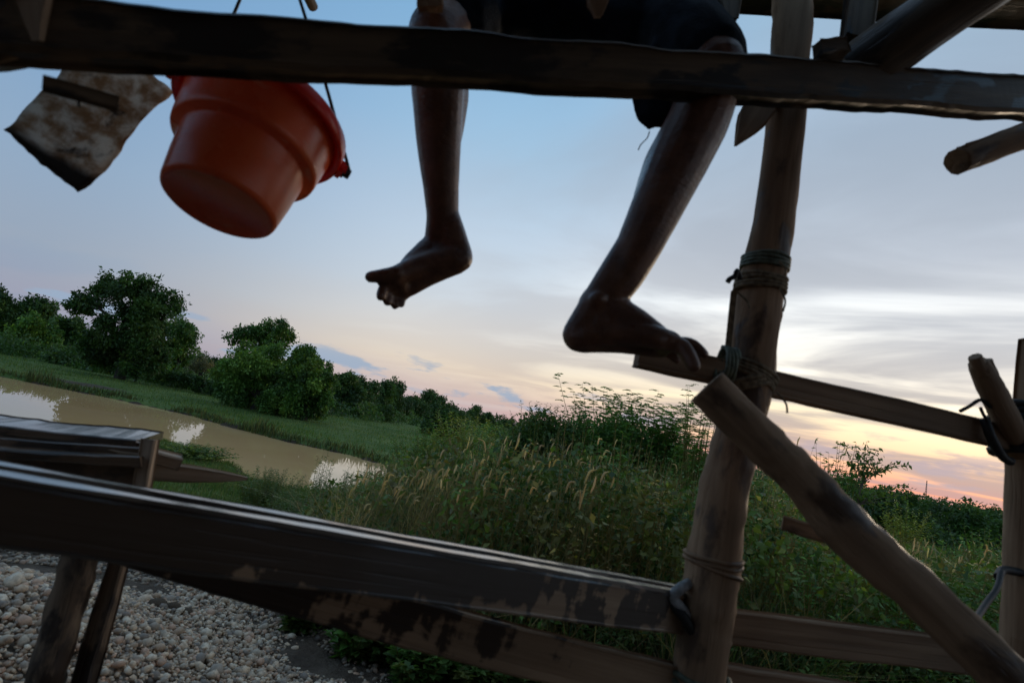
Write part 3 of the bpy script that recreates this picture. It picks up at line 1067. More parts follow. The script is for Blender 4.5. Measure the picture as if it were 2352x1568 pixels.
def bush(name, label, px, py_top, d, width_px, cols, leaf=0.06, stems=40, pinn=0, pairs=10, low=0.0, cat='bush', group=None, droop=0.3, wratio=0.42, dome=0):
    """A bush standing at bearing px, distance d, whose top reaches bearing py_top."""
    p = P(px, py_top, d)
    g = ghv(p.x, p.y)
    h = max(.25, p.z - g) * (1.12 if d > 4.4 else .95)
    w = width_px * d / FPX / 2
    base = Vector((p.x, p.y, g - 0.05))
    t = thing(name, label, cat, base, group)
    parts = weed_arrays(Vector((0, 0, 0)), h, w, int(stems * (1.6 if stems < 60 else 1)), leaf, cols, pairs, droop, pinn, wratio=wratio)
    st = [q for q in parts if q[1].shape[1] == 4]
    lv = [q for q in parts if q[1].shape[1] == 3]
    if dome:
        lbs = [(Vector((random.uniform(-.62, .62) * w, random.uniform(-.5, .5) * w, 0)), random.uniform(.22, .42) * w) for _ in range(dome)]
        lbs = [(Vector((c.x, c.y, max(.3, h * .92 * math.sqrt(max(.1, 1 - (c.x / w) ** 2 * .9)) * random.uniform(.92, 1.14) - r))), r) for c, r in lbs]
        lv.append(crown_arrays(lbs, dome * 55, 12, leaf * .95, .07, cols, shell=(.3, 1.08), yellow=.05)[0])
    V, F, C = pack(lv)
    link('foliage', mesh_np('foliage', V, F, M['weed'], C), t, Matrix.Translation(base))
    V, F, C = pack(st)
    link('stems', mesh_np('stems', V, F, M['weed'], C, True), t, Matrix.Translation(base))
    return t


BUSH = [(.030, .072, .022), (.040, .088, .026), (.026, .058, .022)]
DARKB = [(.022, .046, .018), (.030, .055, .022), (.040, .055, .026)]
YEL = [(.075, .10, .028), (.060, .095, .026), (.095, .105, .035)]
bush('feathery_bush', 'large feathery green bush rising against the sunset sky at the centre', 1430, 955, 7.2, 380, BUSH, .052, 110, 8, 14, droop=.5, dome=34)
bush('feathery_bush', 'smaller feathery bush crowding the big one on its right, by the main post', 1560, 985, 7.0, 180, BUSH + YEL[:1], .055, 90, 6, 12, droop=.5)
bush('small_leaved_bush', 'dark small-leaved bush left of the big feathery bush', 1255, 975, 6.8, 210, DARKB, .055, 120, 0, 22, dome=14)
bush('airy_bush', 'thin see-through bush with drooping leaves just left of the main post', 1615, 965, 5.6, 120, BUSH, .045, 26, 4, 9, droop=.7)
bush('pale_bush', 'pale yellowish-green bush at the head of the pond', 1090, 985, 12.0, 240, YEL + BUSH[:1], .11, 190, 0, 18)
bush('pale_bush', 'low olive bush beside the tip of the pond water', 985, 1012, 11.5, 180, YEL[:1] + BUSH, .10, 140, 0, 16)
bush('dark_shrub', 'dark leafy shrub at the right end of the bright near-bank grass', 620, 1098, 11.0, 170, DARKB, .07, 170, 0, 18)
bush('tall_weed', 'upright leafy weed silhouetted on the bright water, tallest there', 742, 1068, 8.0, 60, DARKB + BUSH[:1], .055, 12, 0, 16)
bush('tall_weed', 'leafy weeds in front of the pond, right of the tallest silhouetted one', 805, 1105, 8.6, 120, DARKB + BUSH[:1], .055, 60, 0, 16)
bush('tall_weed', 'dark weeds between the shrub and the silhouetted weed at the water', 700, 1125, 9.2, 100, DARKB, .055, 60, 0, 16)
bush('tall_weed', 'weedy clump at the pond tip, against brown water', 880, 1085, 8.2, 130, DARKB + BUSH, .05, 90, 0, 16)
bush('dark_shrub', 'dark leafy shrub nearest the long rail, left of the pale grass', 690, 1150, 7.2, 170, DARKB, .055, 150, 0, 18)
bush('dark_shrub', 'mid-green shrub overlapping the bottom of the bright water', 775, 1138, 7.6, 150, DARKB + BUSH, .055, 130, 0, 18)
bush('bank_shrub', 'low shrub on the grassy point behind the wooden trough', 455, 1026, 20.5, 190, DARKB + YEL[:1], .15, 120, 0, 12)
bush('leafy_weed', 'bright green broad-leaved weed among the brown grass, centre', 1060, 1125, 4.6, 60, [(.07, .15, .03), (.06, .13, .03)], .05, 9, 0, 14)
bush('leafy_weed', 'green leafy weed in the grass below the feathery bush', 1330, 1095, 4.8, 120, BUSH, .05, 16, 0, 14)
bush('leafy_weed', 'dark broad-leaved weed near the brown grass clump', 980, 1130, 5.0, 120, DARKB + BUSH, .075, 18, 0, 10, wratio=.55)
bush('leafy_weed', 'bushy green weed right behind the main post', 1760, 1130, 4.6, 170, BUSH, .045, 40, 0, 15)
bush('leafy_weed', 'green weed spreading under the diagonal brace', 1830, 1230, 4.0, 200, BUSH + DARKB, .045, 46, 0, 14)
bush('yellow_green_bush', 'yellow-green bush on the right before the dark wood', 2085, 1180, 12.5, 130, YEL, .09, 40, 0, 14)
bush('leafy_weed', 'rounded green weed near the far right post', 2265, 1245, 6.2, 150, BUSH, .06, 40, 0, 14)
bush('leafy_weed', 'tangled green weed below the seed heads on the right', 2060, 1300, 4.2, 220, BUSH + DARKB, .05, 50, 0, 14)
bush('broad_leaf_bush', 'glossy broad-leaved bush beside the sapling', 1925, 1075, 6.0, 110, BUSH, .085, 26, 0, 10, droop=.7, wratio=.5)
for i, (px, py, d, w, lb) in enumerate([(1600, 1180, 4.2, 130, 'dark weed clump left of the main post'), (1180, 1200, 4.2, 160, 'low green weed above the long rail, centre'),
                                        (1350, 1230, 3.9, 150, 'low green weed above the long rail, nearer the post'), (900, 1160, 4.8, 150, 'mixed weeds above the long rail, left of the brown grass'),
                                        (1000, 1420, 2.9, 150, 'dark ground weed under the curved lower plank'), (1230, 1470, 2.8, 190, 'dark ground weed below the lower plank, nearest the post'),
                                        (760, 1400, 3.3, 140, 'dark weed at the edge of the stones'), (1850, 1400, 3.0, 220, 'dark weed beneath the right end of the rail'),
                                        (2120, 1430, 3.2, 220, 'dark weed beneath the brace at lower right'), (1400, 1420, 3.2, 180, 'weed seen between the rail and the lower plank'),
                                        (820, 1470, 2.9, 140, 'leafy weed at the foot of the pebble heap'), (900, 1455, 2.95, 150, 'dark weed just right of the pebble heap under the lower plank'),
                                        (690, 1430, 3.1, 120, 'small dark weed on the dirt by the trodden gravel'), (1100, 1490, 2.8, 170, 'broad-leaved weed at the bottom edge, below the plank middle'),
                                        (960, 1520, 2.7, 150, 'low leafy weed at the very bottom, centre left')]):
    bush('ground_weed', lb, px, py, d, w, DARKB + BUSH[:1], .065, 34, 0, 11, wratio=.62, cat='weed')

BPX = [600, 690, 760, 850, 950, 1050, 1150, 1250, 1350, 1450, 1600, 1700, 1780, 1860, 1950, 2050, 2150, 2300, 2450]
BPY = [1170, 1145, 1110, 1075, 1022, 1000, 988, 985, 982, 985, 995, 1040, 1078, 1140, 1185, 1235, 1250, 1255, 1265]


def room(x, y, z0=3.1):
    '''How tall a plant may grow at (x, y): the scrub's skyline falls away to both sides.'''
    d = y * AX_F.y + (z0 - CAMZ) * AX_F.z
    px = CX + FPX * (x * AX_R.x + y * AX_R.y + (z0 - CAMZ) * AX_R.z) / d
    py = np.interp(px, BPX, BPY)
    rx, ry = (px - CX) / FPX, -(py - CY) / FPX
    rz = AX_F.z + AX_R.z * rx + AX_U.z * ry
    ryy = AX_F.y + AX_R.y * rx + AX_U.y * ry
    return CAMZ + rz * y / ryy - gh(x, y)


parts = []
for i in range(420):
    yy = 3.3 + 8.5 * random.random() ** 1.3
    xx = random.uniform(-.27, 1.1) * yy
    hmax = float(room(np.array([xx]), np.array([yy]))[0])
    if hmax < .15 or (xx < -.15 and yy < 3.8):
        continue
    hh_ = min(hmax, 1.5) * random.uniform(.55, .98)
    kind = random.random()
    cs = BUSH if kind < .4 else (DARKB if kind < .75 else (YEL if kind < .87 else [(.10, .085, .045), (.13, .10, .06)]))
    parts += weed_arrays(Vector((xx, yy, ghv(xx, yy) - .03)), hh_, .12 + .22 * random.random(), random.randint(9, 17), random.uniform(.03, .062), cs,
                         random.randint(9, 14), .35, 4 if random.random() < .05 else 0, stem_col=(.10, .085, .045))
V, F, C = pack(parts)
tag(link('scrub', mesh_np('scrub', V, F, M['weed'], C)), 'tangled green and brown weeds covering the slope', kind='stuff')
lb = []
for i in range(1300):
    yy = 3.2 + 9.5 * random.random() ** 1.35
    xx = random.uniform(-.28, 1.12) * yy
    hm = float(room(np.array([xx]), np.array([yy]))[0])
    if hm < .12 or (xx < -.2 and yy < 3.7):
        continue
    rr = random.uniform(.08, .22) * (1 + yy * .04)
    top_ = min(hm, 1.35) * random.uniform(.35, 1.0)
    lb.append((Vector((xx, yy, ghv(xx, yy) + max(top_ - rr, rr * .3))), rr))
arr, _ = crown_arrays(lb, 8200, 11, .05, .065, [(.029, .056, .020), (.020, .042, .016), (.040, .066, .024), (.052, .062, .027), (.046, .048, .026)], shell=(.4, 1.05), yellow=.06)
tag(link('thicket', mesh_np('thicket', *arr[:2], M['weed'], arr[2])), 'leafy thicket of low plants between the grass clumps', kind='stuff')
lb = []
for i in range(1500):
    yy = 11 + 34 * random.random() ** 1.5
    xx = random.uniform(-.16, 1.2) * yy
    if pond_sd(np.array([xx]), np.array([yy]))[0] < 1.2:
        continue
    rr = random.uniform(.22, .6)
    hm = float(room(np.array([xx]), np.array([yy]))[0])
    lb.append((Vector((xx, yy, ghv(xx, yy) + min(max(hm - rr, 0), rr * .6))), rr))
arr, _ = crown_arrays(lb, 5200, 9, .13, .13, GREEN_M + GREEN_D + GREEN_Y[:1], yellow=.06)
tag(link('far_scrub', mesh_np('far_scrub', *arr[:2], M['leaf'], arr[2])), 'low bushy scrub beyond the slope, to the right of the pond', kind='stuff')

# sapling on the right
sb = P(1985, 1170, 6.0)
sb.z = ghv(sb.x, sb.y)
sap = thing('sapling', 'slender leafy sapling silhouetted on the sunset sky at the right', 'sapling', sb)
SV, SF, leafp = [], [], []
tips = [(1935, 1015), (1965, 1022), (1990, 1015), (2015, 1030), (2025, 1050), (1950, 1060), (2040, 1070), (2062, 1060), (2085, 1065), (2000, 1050), (1985, 1080), (1970, 1045),
        (2020, 1085), (1945, 1090), (1960, 1120), (1985, 1125), (2000, 1150), (2030, 1118), (2055, 1115), (2080, 1110), (2080, 1135), (2090, 1150), (1975, 1140), (2010, 1065), (1995, 1030)]
fk = P(1975, 1130, 6.0)
st0 = [sb, P(1968, 1180, 6.0), fk]
for i, tp in enumerate([None] + tips):
    if tp is None:
        pts, rad, sd = st0 + [P(1985, 1090, 6.0)], [.014, .010, .007], 6
    else:
        e = P(tp[0], tp[1], 6.0 + random.uniform(-.15, .15))
        s0 = fk.lerp(P(1985, 1085, 6.0), random.random()) if tp[1] < 1100 else fk.lerp(sb, .1)
        pts, rad, sd = [s0, s0.lerp(e, .5) + Vector((0, 0, .02)), e], [.005, .0015], 4
        pl = resample(pts, 12)
        for q in pl[4:]:
            for _ in range(3):
                leafp.append(q - sb + Vector((random.gauss(0, .012), random.gauss(0, .012), random.gauss(0, .012))))
    v, f = tube_arrays(resample(pts, 8), lerp_r(rad, 8), sd)
    SF += [tuple(k + len(SV) for k in q) for q in f]
    SV += [tuple(p - sb) for p in v]
me = bpy.data.meshes.new('stem')
me.from_pydata(SV, [], SF)
me.materials.append(M['twig'])
link('stem', me, sap, Matrix.Translation(sb))
n = len(leafp)
L = RNG.uniform(.035, .065, n)
arr = leaves(np.array([list(q) for q in leafp]), unit(RNG.normal(size=(n, 3)) * .7 + np.array([.1, 0, -.75])), unit(RNG.normal(size=(n, 3))), L, L * .45, vary((.030, .060, .020), n))
link('foliage', mesh_np('foliage', *arr[:2], M['weed'], arr[2]), sap, Matrix.Translation(sb))

# ------------------------------------------------------------------ tall grass with seed heads
def grass_zone(n, far=12.5):
    a = RNG.uniform(-0.27, 1.12, n)
    y = 3.0 + (far - 3.0) * RNG.random(n) ** 1.35
    return a * y, y


x, y = grass_zone(62000)
k = (x > -0.25 * y + 0.25 * wob(x, y, 1.5)) & (RNG.random(len(x)) < .12 + .75 * ss(wob(x, y, 1.25, 8) + .6 * wob(x, y, 3.3, 2), -.1, .55)) & ~((x < -.15) & (y < 3.6))
x, y = x[k], y[k]
a = x / y
top = 0.50 + 0.42 * ss(a, -0.25, 0.15) + 0.12 * wob(x, y, .8, 1) - 0.30 * ss(a, 0.55, 0.85) - 0.2 * (1 - ss(y, 3, 4.2))
top = np.clip(np.minimum(np.clip(top, .2, 1.2) * 1.25, room(x, y)), .08, 1.4)
dry = (wob(x, y, 1.1, 4) + 0.6 * wob(x, y, 2.7, 1)) > 0.15
cg = np.array([(.030, .052, .020), (.040, .062, .024), (.024, .040, .018), (.070, .075, .034)])[RNG.integers(0, 4, len(x))]
cd = np.array([(.16, .115, .060), (.12, .085, .050), (.20, .155, .085), (.09, .066, .042)])[RNG.integers(0, 4, len(x))]
mixd = (dry & (RNG.random(len(x)) < .7)) | (RNG.random(len(x)) < .3)
c = np.where(mixd[:, None], cd, cg) * RNG.uniform(.7, 1.25, (len(x), 1))
n = len(x)
b = np.stack([x, y, gh(x, y) - .03], -1)
ln = RNG.normal(size=(n, 2)) * .8 + np.array([.12, 0])
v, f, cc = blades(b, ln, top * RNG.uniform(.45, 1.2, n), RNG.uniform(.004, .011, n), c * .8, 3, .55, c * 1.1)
gp = [(v, f, cc)]
for i in range(64):                                   # upright straw tufts
    ty = 3.6 + 5.2 * random.random()
    tx = random.uniform(-.22, .8) * ty
    m = 70
    tb = np.stack([tx + RNG.normal(size=m) * .07, ty + RNG.normal(size=m) * .07, np.zeros(m)], -1)
    tb[:, 2] = gh(tb[:, 0], tb[:, 1]) - .02
    th = np.clip(np.minimum(1.15, room(tb[:, 0], tb[:, 1]) + .03), .1, 2) * RNG.uniform(.6, 1.05, m)
    tcol = np.array([(.30, .22, .12), (.22, .15, .085), (.36, .28, .16)])[RNG.integers(0, 3, m)] * random.uniform(.6, 1.1)
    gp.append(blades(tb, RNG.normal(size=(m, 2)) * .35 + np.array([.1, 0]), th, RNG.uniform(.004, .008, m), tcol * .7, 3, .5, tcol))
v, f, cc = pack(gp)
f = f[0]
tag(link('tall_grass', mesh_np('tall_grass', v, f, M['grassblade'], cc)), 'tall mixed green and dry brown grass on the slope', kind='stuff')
# leafy ground cover between the blades
x, y = grass_zone(14000, 14)
k = (x > -0.26 * y) & ~((x < -.25) & (y < 3.3))
x, y = x[k], y[k]
n = len(x)
cl = np.stack([x, y, gh(x, y) + RNG.uniform(.02, .55, n) * (1 - .5 * ss(x / y, -.1, -.27))], -1)
q = np.repeat(np.arange(n), 5)
N = len(q)
pp = cl[q] + RNG.normal(size=(N, 3)) * .045
L = RNG.uniform(.02, .055, N)
tint = np.array(BUSH + DARKB + DARKB)[RNG.integers(0, 9, n)] * (1 + .5 * wob(x, y, 2.2, 3))[:, None]
arr = leaves(pp, unit(RNG.normal(size=(N, 3)) + np.array([0, 0, .2])), unit(RNG.normal(size=(N, 3)) + np.array([0, 0, .9])), L, L * .5, tint[q] * RNG.uniform(.7, 1.3, (N, 1)))
tag(link('ground_cover', mesh_np('ground_cover', *arr[:2], M['weed'], arr[2])), 'mixed small-leaved undergrowth among the grass', kind='stuff')
# dry fallen stems
x, y = grass_zone(6500, 9)
x, y = x[y > 3.9], y[y > 3.9]
n = len(x)
b = np.stack([x, y, gh(x, y) + RNG.uniform(0, .35, n)], -1)
ln = RNG.normal(size=(n, 2)) * 1.1
v, f, cc = blades(b, ln, np.clip(np.minimum(RNG.uniform(.3, .8, n), room(x, y) - .1), .05, 1), RNG.uniform(.003, .006, n), vary((.22, .175, .125), n, .5), 3, .9)
tag(link('dry_stems', mesh_np('dry_stems', v, f, M['grassblade'], cc)), 'dry fallen stems lying in the grass', kind='stuff')

# foxtail seed heads: curved stalk, bristly spindle
def foxtails(x, y, h, size):
    parts = []
    for i in range(len(x)):
        b = Vector((x[i], y[i], ghv(x[i], y[i])))
        az = random.gauss(0.2, 0.9)
        ln_ = Vector((math.cos(az), math.sin(az), 0))
        lean = random.uniform(.05, .28) * h[i]
        L = size * random.uniform(.5, 1.3)
        curl = random.uniform(.0, .6)
        p0, p1 = b, b + Vector((0, 0, h[i] * .6)) + ln_ * lean * .35
        p2 = b + Vector((0, 0, h[i])) + ln_ * lean
        p3 = p2 + Vector((0, 0, L * (1 - curl * .9))) + ln_ * (L * .12 + L * .7 * curl)
        d0 = (p2 - p1).normalized()
        p25 = p2 + d0 * L * .5
        st = resample([p0, p1, p2], 5)
        v, f = tube_arrays(st, [.0022, .002, .0018, .0016, .0014], 3, cap=False)
        parts.append((np.array([list(q) for q in v]), np.array(f), np.tile(np.array([.13, .115, .055]), (len(v), 1))))
        hd = resample([p2, p25, p3], 9)
        rr = [.002, .0055, .0072, .0078, .0075, .0068, .0055, .0038, .001]
        v, f = tube_arrays(hd, [r * size / .1 * .66 for r in rr], 6, .25, i, cap=False)
        t = np.array([.42, .34, .21]) * random.uniform(.6, 1.15) * np.array([1, random.uniform(.92, 1.04), random.uniform(.8, 1.1)])
        parts.append((np.array([list(q) for q in v]), np.array(f), np.tile(t, (len(v), 1))))
        nb = 42
        ti = RNG.integers(1, 8, nb)
        c0 = np.array([list(hd[k]) for k in ti])
        dr = np.array([list((hd[min(k + 1, 8)] - hd[k - 1]).normalized()) for k in ti])
        o = unit(np.cross(dr, RNG.normal(size=(nb, 3))))
        s = unit(np.cross(dr, o)) * .0007
        e = c0 + o * RNG.uniform(.007, .014, (nb, 1)) * size / .1 + dr * .012
        vv = np.stack([c0 - s, c0 + s, e], 1).reshape(-1, 3)
        parts.append((vv, np.arange(nb * 3).reshape(-1, 3), np.tile(t * 1.1, (nb * 3, 1))))
    return pack(parts)


x, y = grass_zone(2600, 8.5)
a = x / y
k = (x > -0.24 * y) & (y > 3.1) & ((wob(x, y, 1.4, 2) + .6 * wob(x, y, 3.1, 7)) > .12)
k |= (RNG.random(len(x)) < .07) & (x > -.2 * y) & (y > 3.3)
x, y, a = x[k][:600], y[k][:600], a[k][:600]
hh = np.clip(np.minimum((0.80 + 0.35 * ss(a, -.25, .1) + .12 * wob(x, y, .8, 1)) * RNG.uniform(.72, 1.12, len(x)), room(x, y) * RNG.uniform(.8, 1.0, len(x)) - .03), .12, 2)
V, F, C = foxtails(x, y, hh, .105)
tag(link('foxtail_seed_heads', mesh_np('foxtail_seed_heads', V, F, M['grassblade'], C, True)), 'pale bristly foxtail seed heads standing out of the grass', kind='stuff')
# thin plumes against the sky near the brace
x0 = [P(px, 1060, 6.3) for px in np.linspace(1790, 1910, 16)]
V, F, C = foxtails(np.array([q.x for q in x0]), np.array([q.y for q in x0]), RNG.uniform(1.35, 1.75, 16), .12)
tag(link('grass_plumes', mesh_np('grass_plumes', V, F, M['grassblade'], C, True)), 'thin dry grass plumes against the sunset behind the brace', kind='stuff')

# ------------------------------------------------------------------ gravel heap
HC = Vector((-2.0, 2.15, 0))


def heap_h(x, y):
    u, v = (x - HC.x) / 1.95, (y - HC.y) / 1.5
    r = np.sqrt(u * u + v * v)
    return gh(x, y) - .03 + 0.36 * (1 - ss(r, 0.0, 1.05)) + 0.03 * wob(x, y, 4.0, 2) * (r < 1) + .012 * wob(x, y, 11, 5)


heap = thing('gravel_heap', 'heap of pale rounded river pebbles under the wooden trough', 'gravel heap', (HC.x, HC.y, 2.2))
hx_, hy_ = np.meshgrid(np.linspace(-3.9, .6, 70), np.linspace(.2, 4.4, 70))
hz_ = heap_h(hx_, hy_)
hr_ = np.sqrt(((hx_ - HC.x) / 1.95) ** 2 + ((hy_ - HC.y) / 1.5) ** 2)
hz_ = hz_ - .25 * ss(hr_, .98, 1.12)
ii = np.arange(4900).reshape(70, 70)
ff = np.stack([ii[:-1, :-1], ii[:-1, 1:], ii[1:, 1:], ii[1:, :-1]], -1).reshape(-1, 4)
link('heap_core', mesh_np('heap_core', np.stack([hx_, hy_, hz_ - .015], -1).reshape(-1, 3), ff, plain_mat('gravelly_dirt', (.22, .17, .125), .9, .1, 25, .4, .8, 60), None, True), heap)


def pebble_proto(seed, sub=2):
    bm = bmesh.new()
    bmesh.ops.create_icosphere(bm, subdivisions=sub, radius=1.0)
    s = Vector((random.uniform(.9, 1.15), random.uniform(.68, .95), random.uniform(.45, .72)))
    for v in bm.verts:
        k = 1 + .22 * mnoise.noise(v.co * 1.1 + Vector((seed * 3.3, 0, 0)))
        v.co = Vector((v.co.x * s.x, v.co.y * s.y, v.co.z * s.z)) * k
    me = bpy.data.meshes.new('pebble')
    bm.to_mesh(me)
    bm.free()
    for p in me.polygons:
        p.use_smooth = True
    return me


pprot = [pebble_proto(i, 1) for i in range(8)]
for m in pprot:
    m.materials.append(M['pebble'])
PV = [np.array([list(v.co) for v in m.vertices]) for m in pprot]
PF = [np.array([list(p.vertices) for p in m.polygons]) for m in pprot]


def inframe(x, y, z, m=60):
    rx, ry, rz = x, y, z - CAMZ
    d = rx * AX_F.x + ry * AX_F.y + rz * AX_F.z
    px = CX + FPX * (rx * AX_R.x + ry * AX_R.y + rz * AX_R.z) / np.maximum(d, .05)
    py = CY - FPX * (rx * AX_U.x + ry * AX_U.y + rz * AX_U.z) / np.maximum(d, .05)
    return (d > .1) & (px > -m) & (px < 2352 + m) & (py > 1240) & (py < 1568 + m), px, py, d


def rot_np(n, tilt=.6):
    out = np.zeros((n, 3, 3))
    for i in range(n):
        q = Matrix.Rotation(random.uniform(0, 6.28), 3, 'Z') @ Matrix.Rotation(random.gauss(0, tilt), 3, 'X') @ Matrix.Rotation(random.gauss(0, tilt), 3, 'Y')
        out[i] = np.array(q)
    return out


x, y = RNG.uniform(-4.0, .6, 112000), RNG.uniform(.4, 4.3, 112000)
r = np.sqrt(((x - HC.x) / 1.95) ** 2 + ((y - HC.y) / 1.5) ** 2)
k = r < 1.0
x, y = x[k], y[k]
sz = np.exp(RNG.normal(math.log(.0094), .42, len(x)))
z = heap_h(x, y) + RNG.uniform(-.010, .016, len(x))
vis, px, py, dd = inframe(x, y, z)
near_ok = (vis & (py > 1270)) | (RNG.random(len(x)) < .06)
x, y, z, sz, vis, px, py, dd = [q[near_ok] for q in (x, y, z, sz, vis, px, py, dd)]
in_pic = vis & (px > 0) & (px < 2352) & (py < 1560) & (py > 1300 + .12 * px)
app = np.where(in_pic, sz / dd, 0) * (1 + 30 * (z - heap_h(x, y)))
big = np.argsort(-app)[:300]
isbig = np.zeros(len(x), bool)
isbig[big] = True
for i in big:
    q = Matrix.Rotation(random.uniform(0, 6.28), 4, 'Z') @ Matrix.Rotation(random.gauss(0, .45), 4, 'X') @ Matrix.Rotation(random.gauss(0, .45), 4, 'Y')
    link('pebble', pprot[random.randrange(8)], heap, Matrix.Translation((x[i], y[i], z[i] + .006)) @ q @ Matrix.Scale(float(sz[i]) * 1.08, 4))


def pebble_mass(x, y, z, sz, cols):
    n = len(x)
    R = rot_np(n, .55)
    parts = []
    kind = RNG.integers(0, 8, n)
    for kk in range(8):
        s = np.where(kind == kk)[0]
        if not len(s):
            continue
        v = np.einsum('nij,mj->nmi', R[s], PV[kk]) * sz[s][:, None, None] + np.stack([x[s], y[s], z[s]], -1)[:, None, :]
        m = len(PV[kk])
        f = (PF[kk][None] + (np.arange(len(s)) * m)[:, None, None]).reshape(-1, 3)
        parts.append((v.reshape(-1, 3), f, np.repeat(cols[s], m, axis=0)))
    return pack(parts)


PC = np.array([(.50, .325, .205), (.72, .50, .325), (.38, .28, .20), (.80, .62, .44), (.62, .36, .225), (.24, .18, .135), (.74, .50, .31), (.57, .43, .30)])
rest = ~isbig
cols = PC[RNG.integers(0, 8, rest.sum())] * RNG.uniform(.8, 1.15, (rest.sum(), 1))
V, F, C = pebble_mass(x[rest], y[rest], z[rest], sz[rest], cols)
tag(link('pebbles', mesh_np('pebbles', V, F, M['pebbles'], C, True), heap), kind='stuff')
# darker stones trodden into the dirt behind the heap
x, y = RNG.uniform(-4.2, .9, 14000), RNG.uniform(2.2, 4.6, 14000)
r = np.sqrt(((x - HC.x) / 1.95) ** 2 + ((y - HC.y) / 1.5) ** 2)
k = (r > .95) & (y < 4.25 + .2 * wob(x, y, 2)) & (RNG.random(len(x)) < 1 - ss(x + .18 * (y - 2.5) + .2 * wob(x, y, 3), -.4, .55))
x, y = x[k], y[k]
n = len(x)
V, F, C = pebble_mass(x, y, gh(x, y) + RNG.uniform(-.004, .008, n), np.exp(RNG.normal(math.log(.0125), .35, n)), PC[RNG.integers(0, 8, n)] * RNG.uniform(.3, .7, (n, 1)))
tag(link('dirt_gravel', mesh_np('dirt_gravel', V, F, M['pebbles'], C, True)), 'darker gravel trodden into the dirt behind the pebble heap', kind='stuff')
# a few clods on the heap's shoulder
for (px_, py_, s, lb) in [(365, 1378, .05, 'largest earthy clod on the shoulder of the pebble heap'), (398, 1390, .042, 'middle earthy clod on the pebble heap shoulder'),
                          (428, 1402, .038, 'rightmost earthy clod on the pebble heap shoulder')]:
    p = P(px_, py_, 2.9)
    x_, y_ = p.x, p.y
    o = link('dirt_clod', pebble_proto(px_, 2), None, Matrix.Translation((x_, y_, float(np.maximum(heap_h(np.array([x_]), np.array([y_])), gh(np.array([x_]), np.array([y_])))[0]) + s * .4)) @ Matrix.Scale(s, 4))
    o.data.materials.append(plain_mat('clod', (.11, .075, .05), .95, .1, 30, .5, 1.0, 40))
    tag(o, lb, 'clod')
# ------------------------------------------------------------------ wooden scaffold
def PY(px, py, y):
    """Place on a bearing where it crosses the upright plane at distance y in front of the camera."""
    r = ray(px, py)
    return EYE + r * (y / r.y)


UPV = Vector((0, 0, 1))
YP = 1.20
post_px = [(1822, -160), (1820, 0), (1819, 60), (1803, 300), (1778, 500), (1752, 640), (1735, 750), (1722, 880), (1696, 1000), (1670, 1092), (1650, 1205), (1636, 1317), (1622, 1430), (1603, 1542)]
post_pts = [PY(px, py, YP) for px, py in post_px]
pb = post_pts[-1]
gz = ghv(pb.x, pb.y)
foot_pt = Vector((pb.x - .02, pb.y, gz - .15))
scaf = thing('wooden_scaffold', 'rough wooden scaffold of lashed poles, beams and planks framing the view', 'scaffold', (pb.x, pb.y, gz))
main_post = log_part('post', scaf, post_pts + [pb.lerp(foot_pt, .5), foot_pt], [.044, .044, .044, .043, .043, .046, .047, .046, .048, .049, .051, .054, .051, .050, .055, .06], M['post'], 90, 22, .10, 3)
# crossbeam in front of the post
bA, bB = P(-170, 58, .64), P(2480, 236, 1.44)
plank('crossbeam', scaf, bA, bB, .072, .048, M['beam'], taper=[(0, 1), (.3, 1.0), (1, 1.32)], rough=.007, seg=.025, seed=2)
# long double rail
rA, rB = P(-330, 1124, .603), P(1590, 1412, 1.165)
fr = frame(rA, rB, UPV)
yv, zv = fr.col[1].to_3d(), fr.col[2].to_3d()
rail1 = plank('rail', scaf, rA, rB, .076, .036, M['rail_wet'], rough=.003, seg=.03, seed=5)
for off, wd in ((0.0, .031), (.052, .025)):  # added pale strips that carry the sky sheen of the plank tops
    plank('rail_sheen_strip', rail1, rA + yv * off + zv * .0405, rB + yv * off + zv * .0405, .006, wd, M['cap'], rough=.0018, seg=.03, seed=50 + off)
plank('rail', scaf, rA + yv * .052 + zv * .002, rB + yv * .052 + zv * .002, .068, .030, M['rail_wet'], rough=.003, seg=.03, seed=6)
plank('rail', scaf, P(1575, 1424, 1.235), P(2420, 1530, 1.30), .072, .036, M['board'], rough=.003, seed=7)
# curved lower plank and its continuation
plank('lower_plank', scaf, P(210, 1206, .93), P(1560, 1577, 1.125), .082, .030, M['rail'], rough=.004, seg=.03, bend=-.014, seed=8)
plank('lower_plank', scaf, P(1640, 1560, 1.2), P(2150, 1640, 1.25), .07, .03, M['board'], rough=.004, seed=9)
# board under the foot
fA, fB = P(1463, 812, 1.165), P(2330, 1008, 1.33)
plank('foot_board', scaf, fA, fB, .056, .032, M['board'], rough=.0025, seed=10)
# diagonal brace
br = [P(1622, 888, 1.055), P(1760, 1022, 1.02), P(1850, 1108, .995), P(1935, 1205, .97), P(2120, 1372, .92), P(2352, 1590, .86), P(2520, 1760, .82)]
log_part('brace', scaf, br, [.038, .038, .037, .043, .038, .036, .037], M['post'], 60, 20, .13, 12)
link('brace_block', plank_mesh('brace_block', .075, .030, .028, M['post'], seed=31), scaf, frame(P(1798, 1200, 1.12), P(1885, 1225, 1.09), UPV))
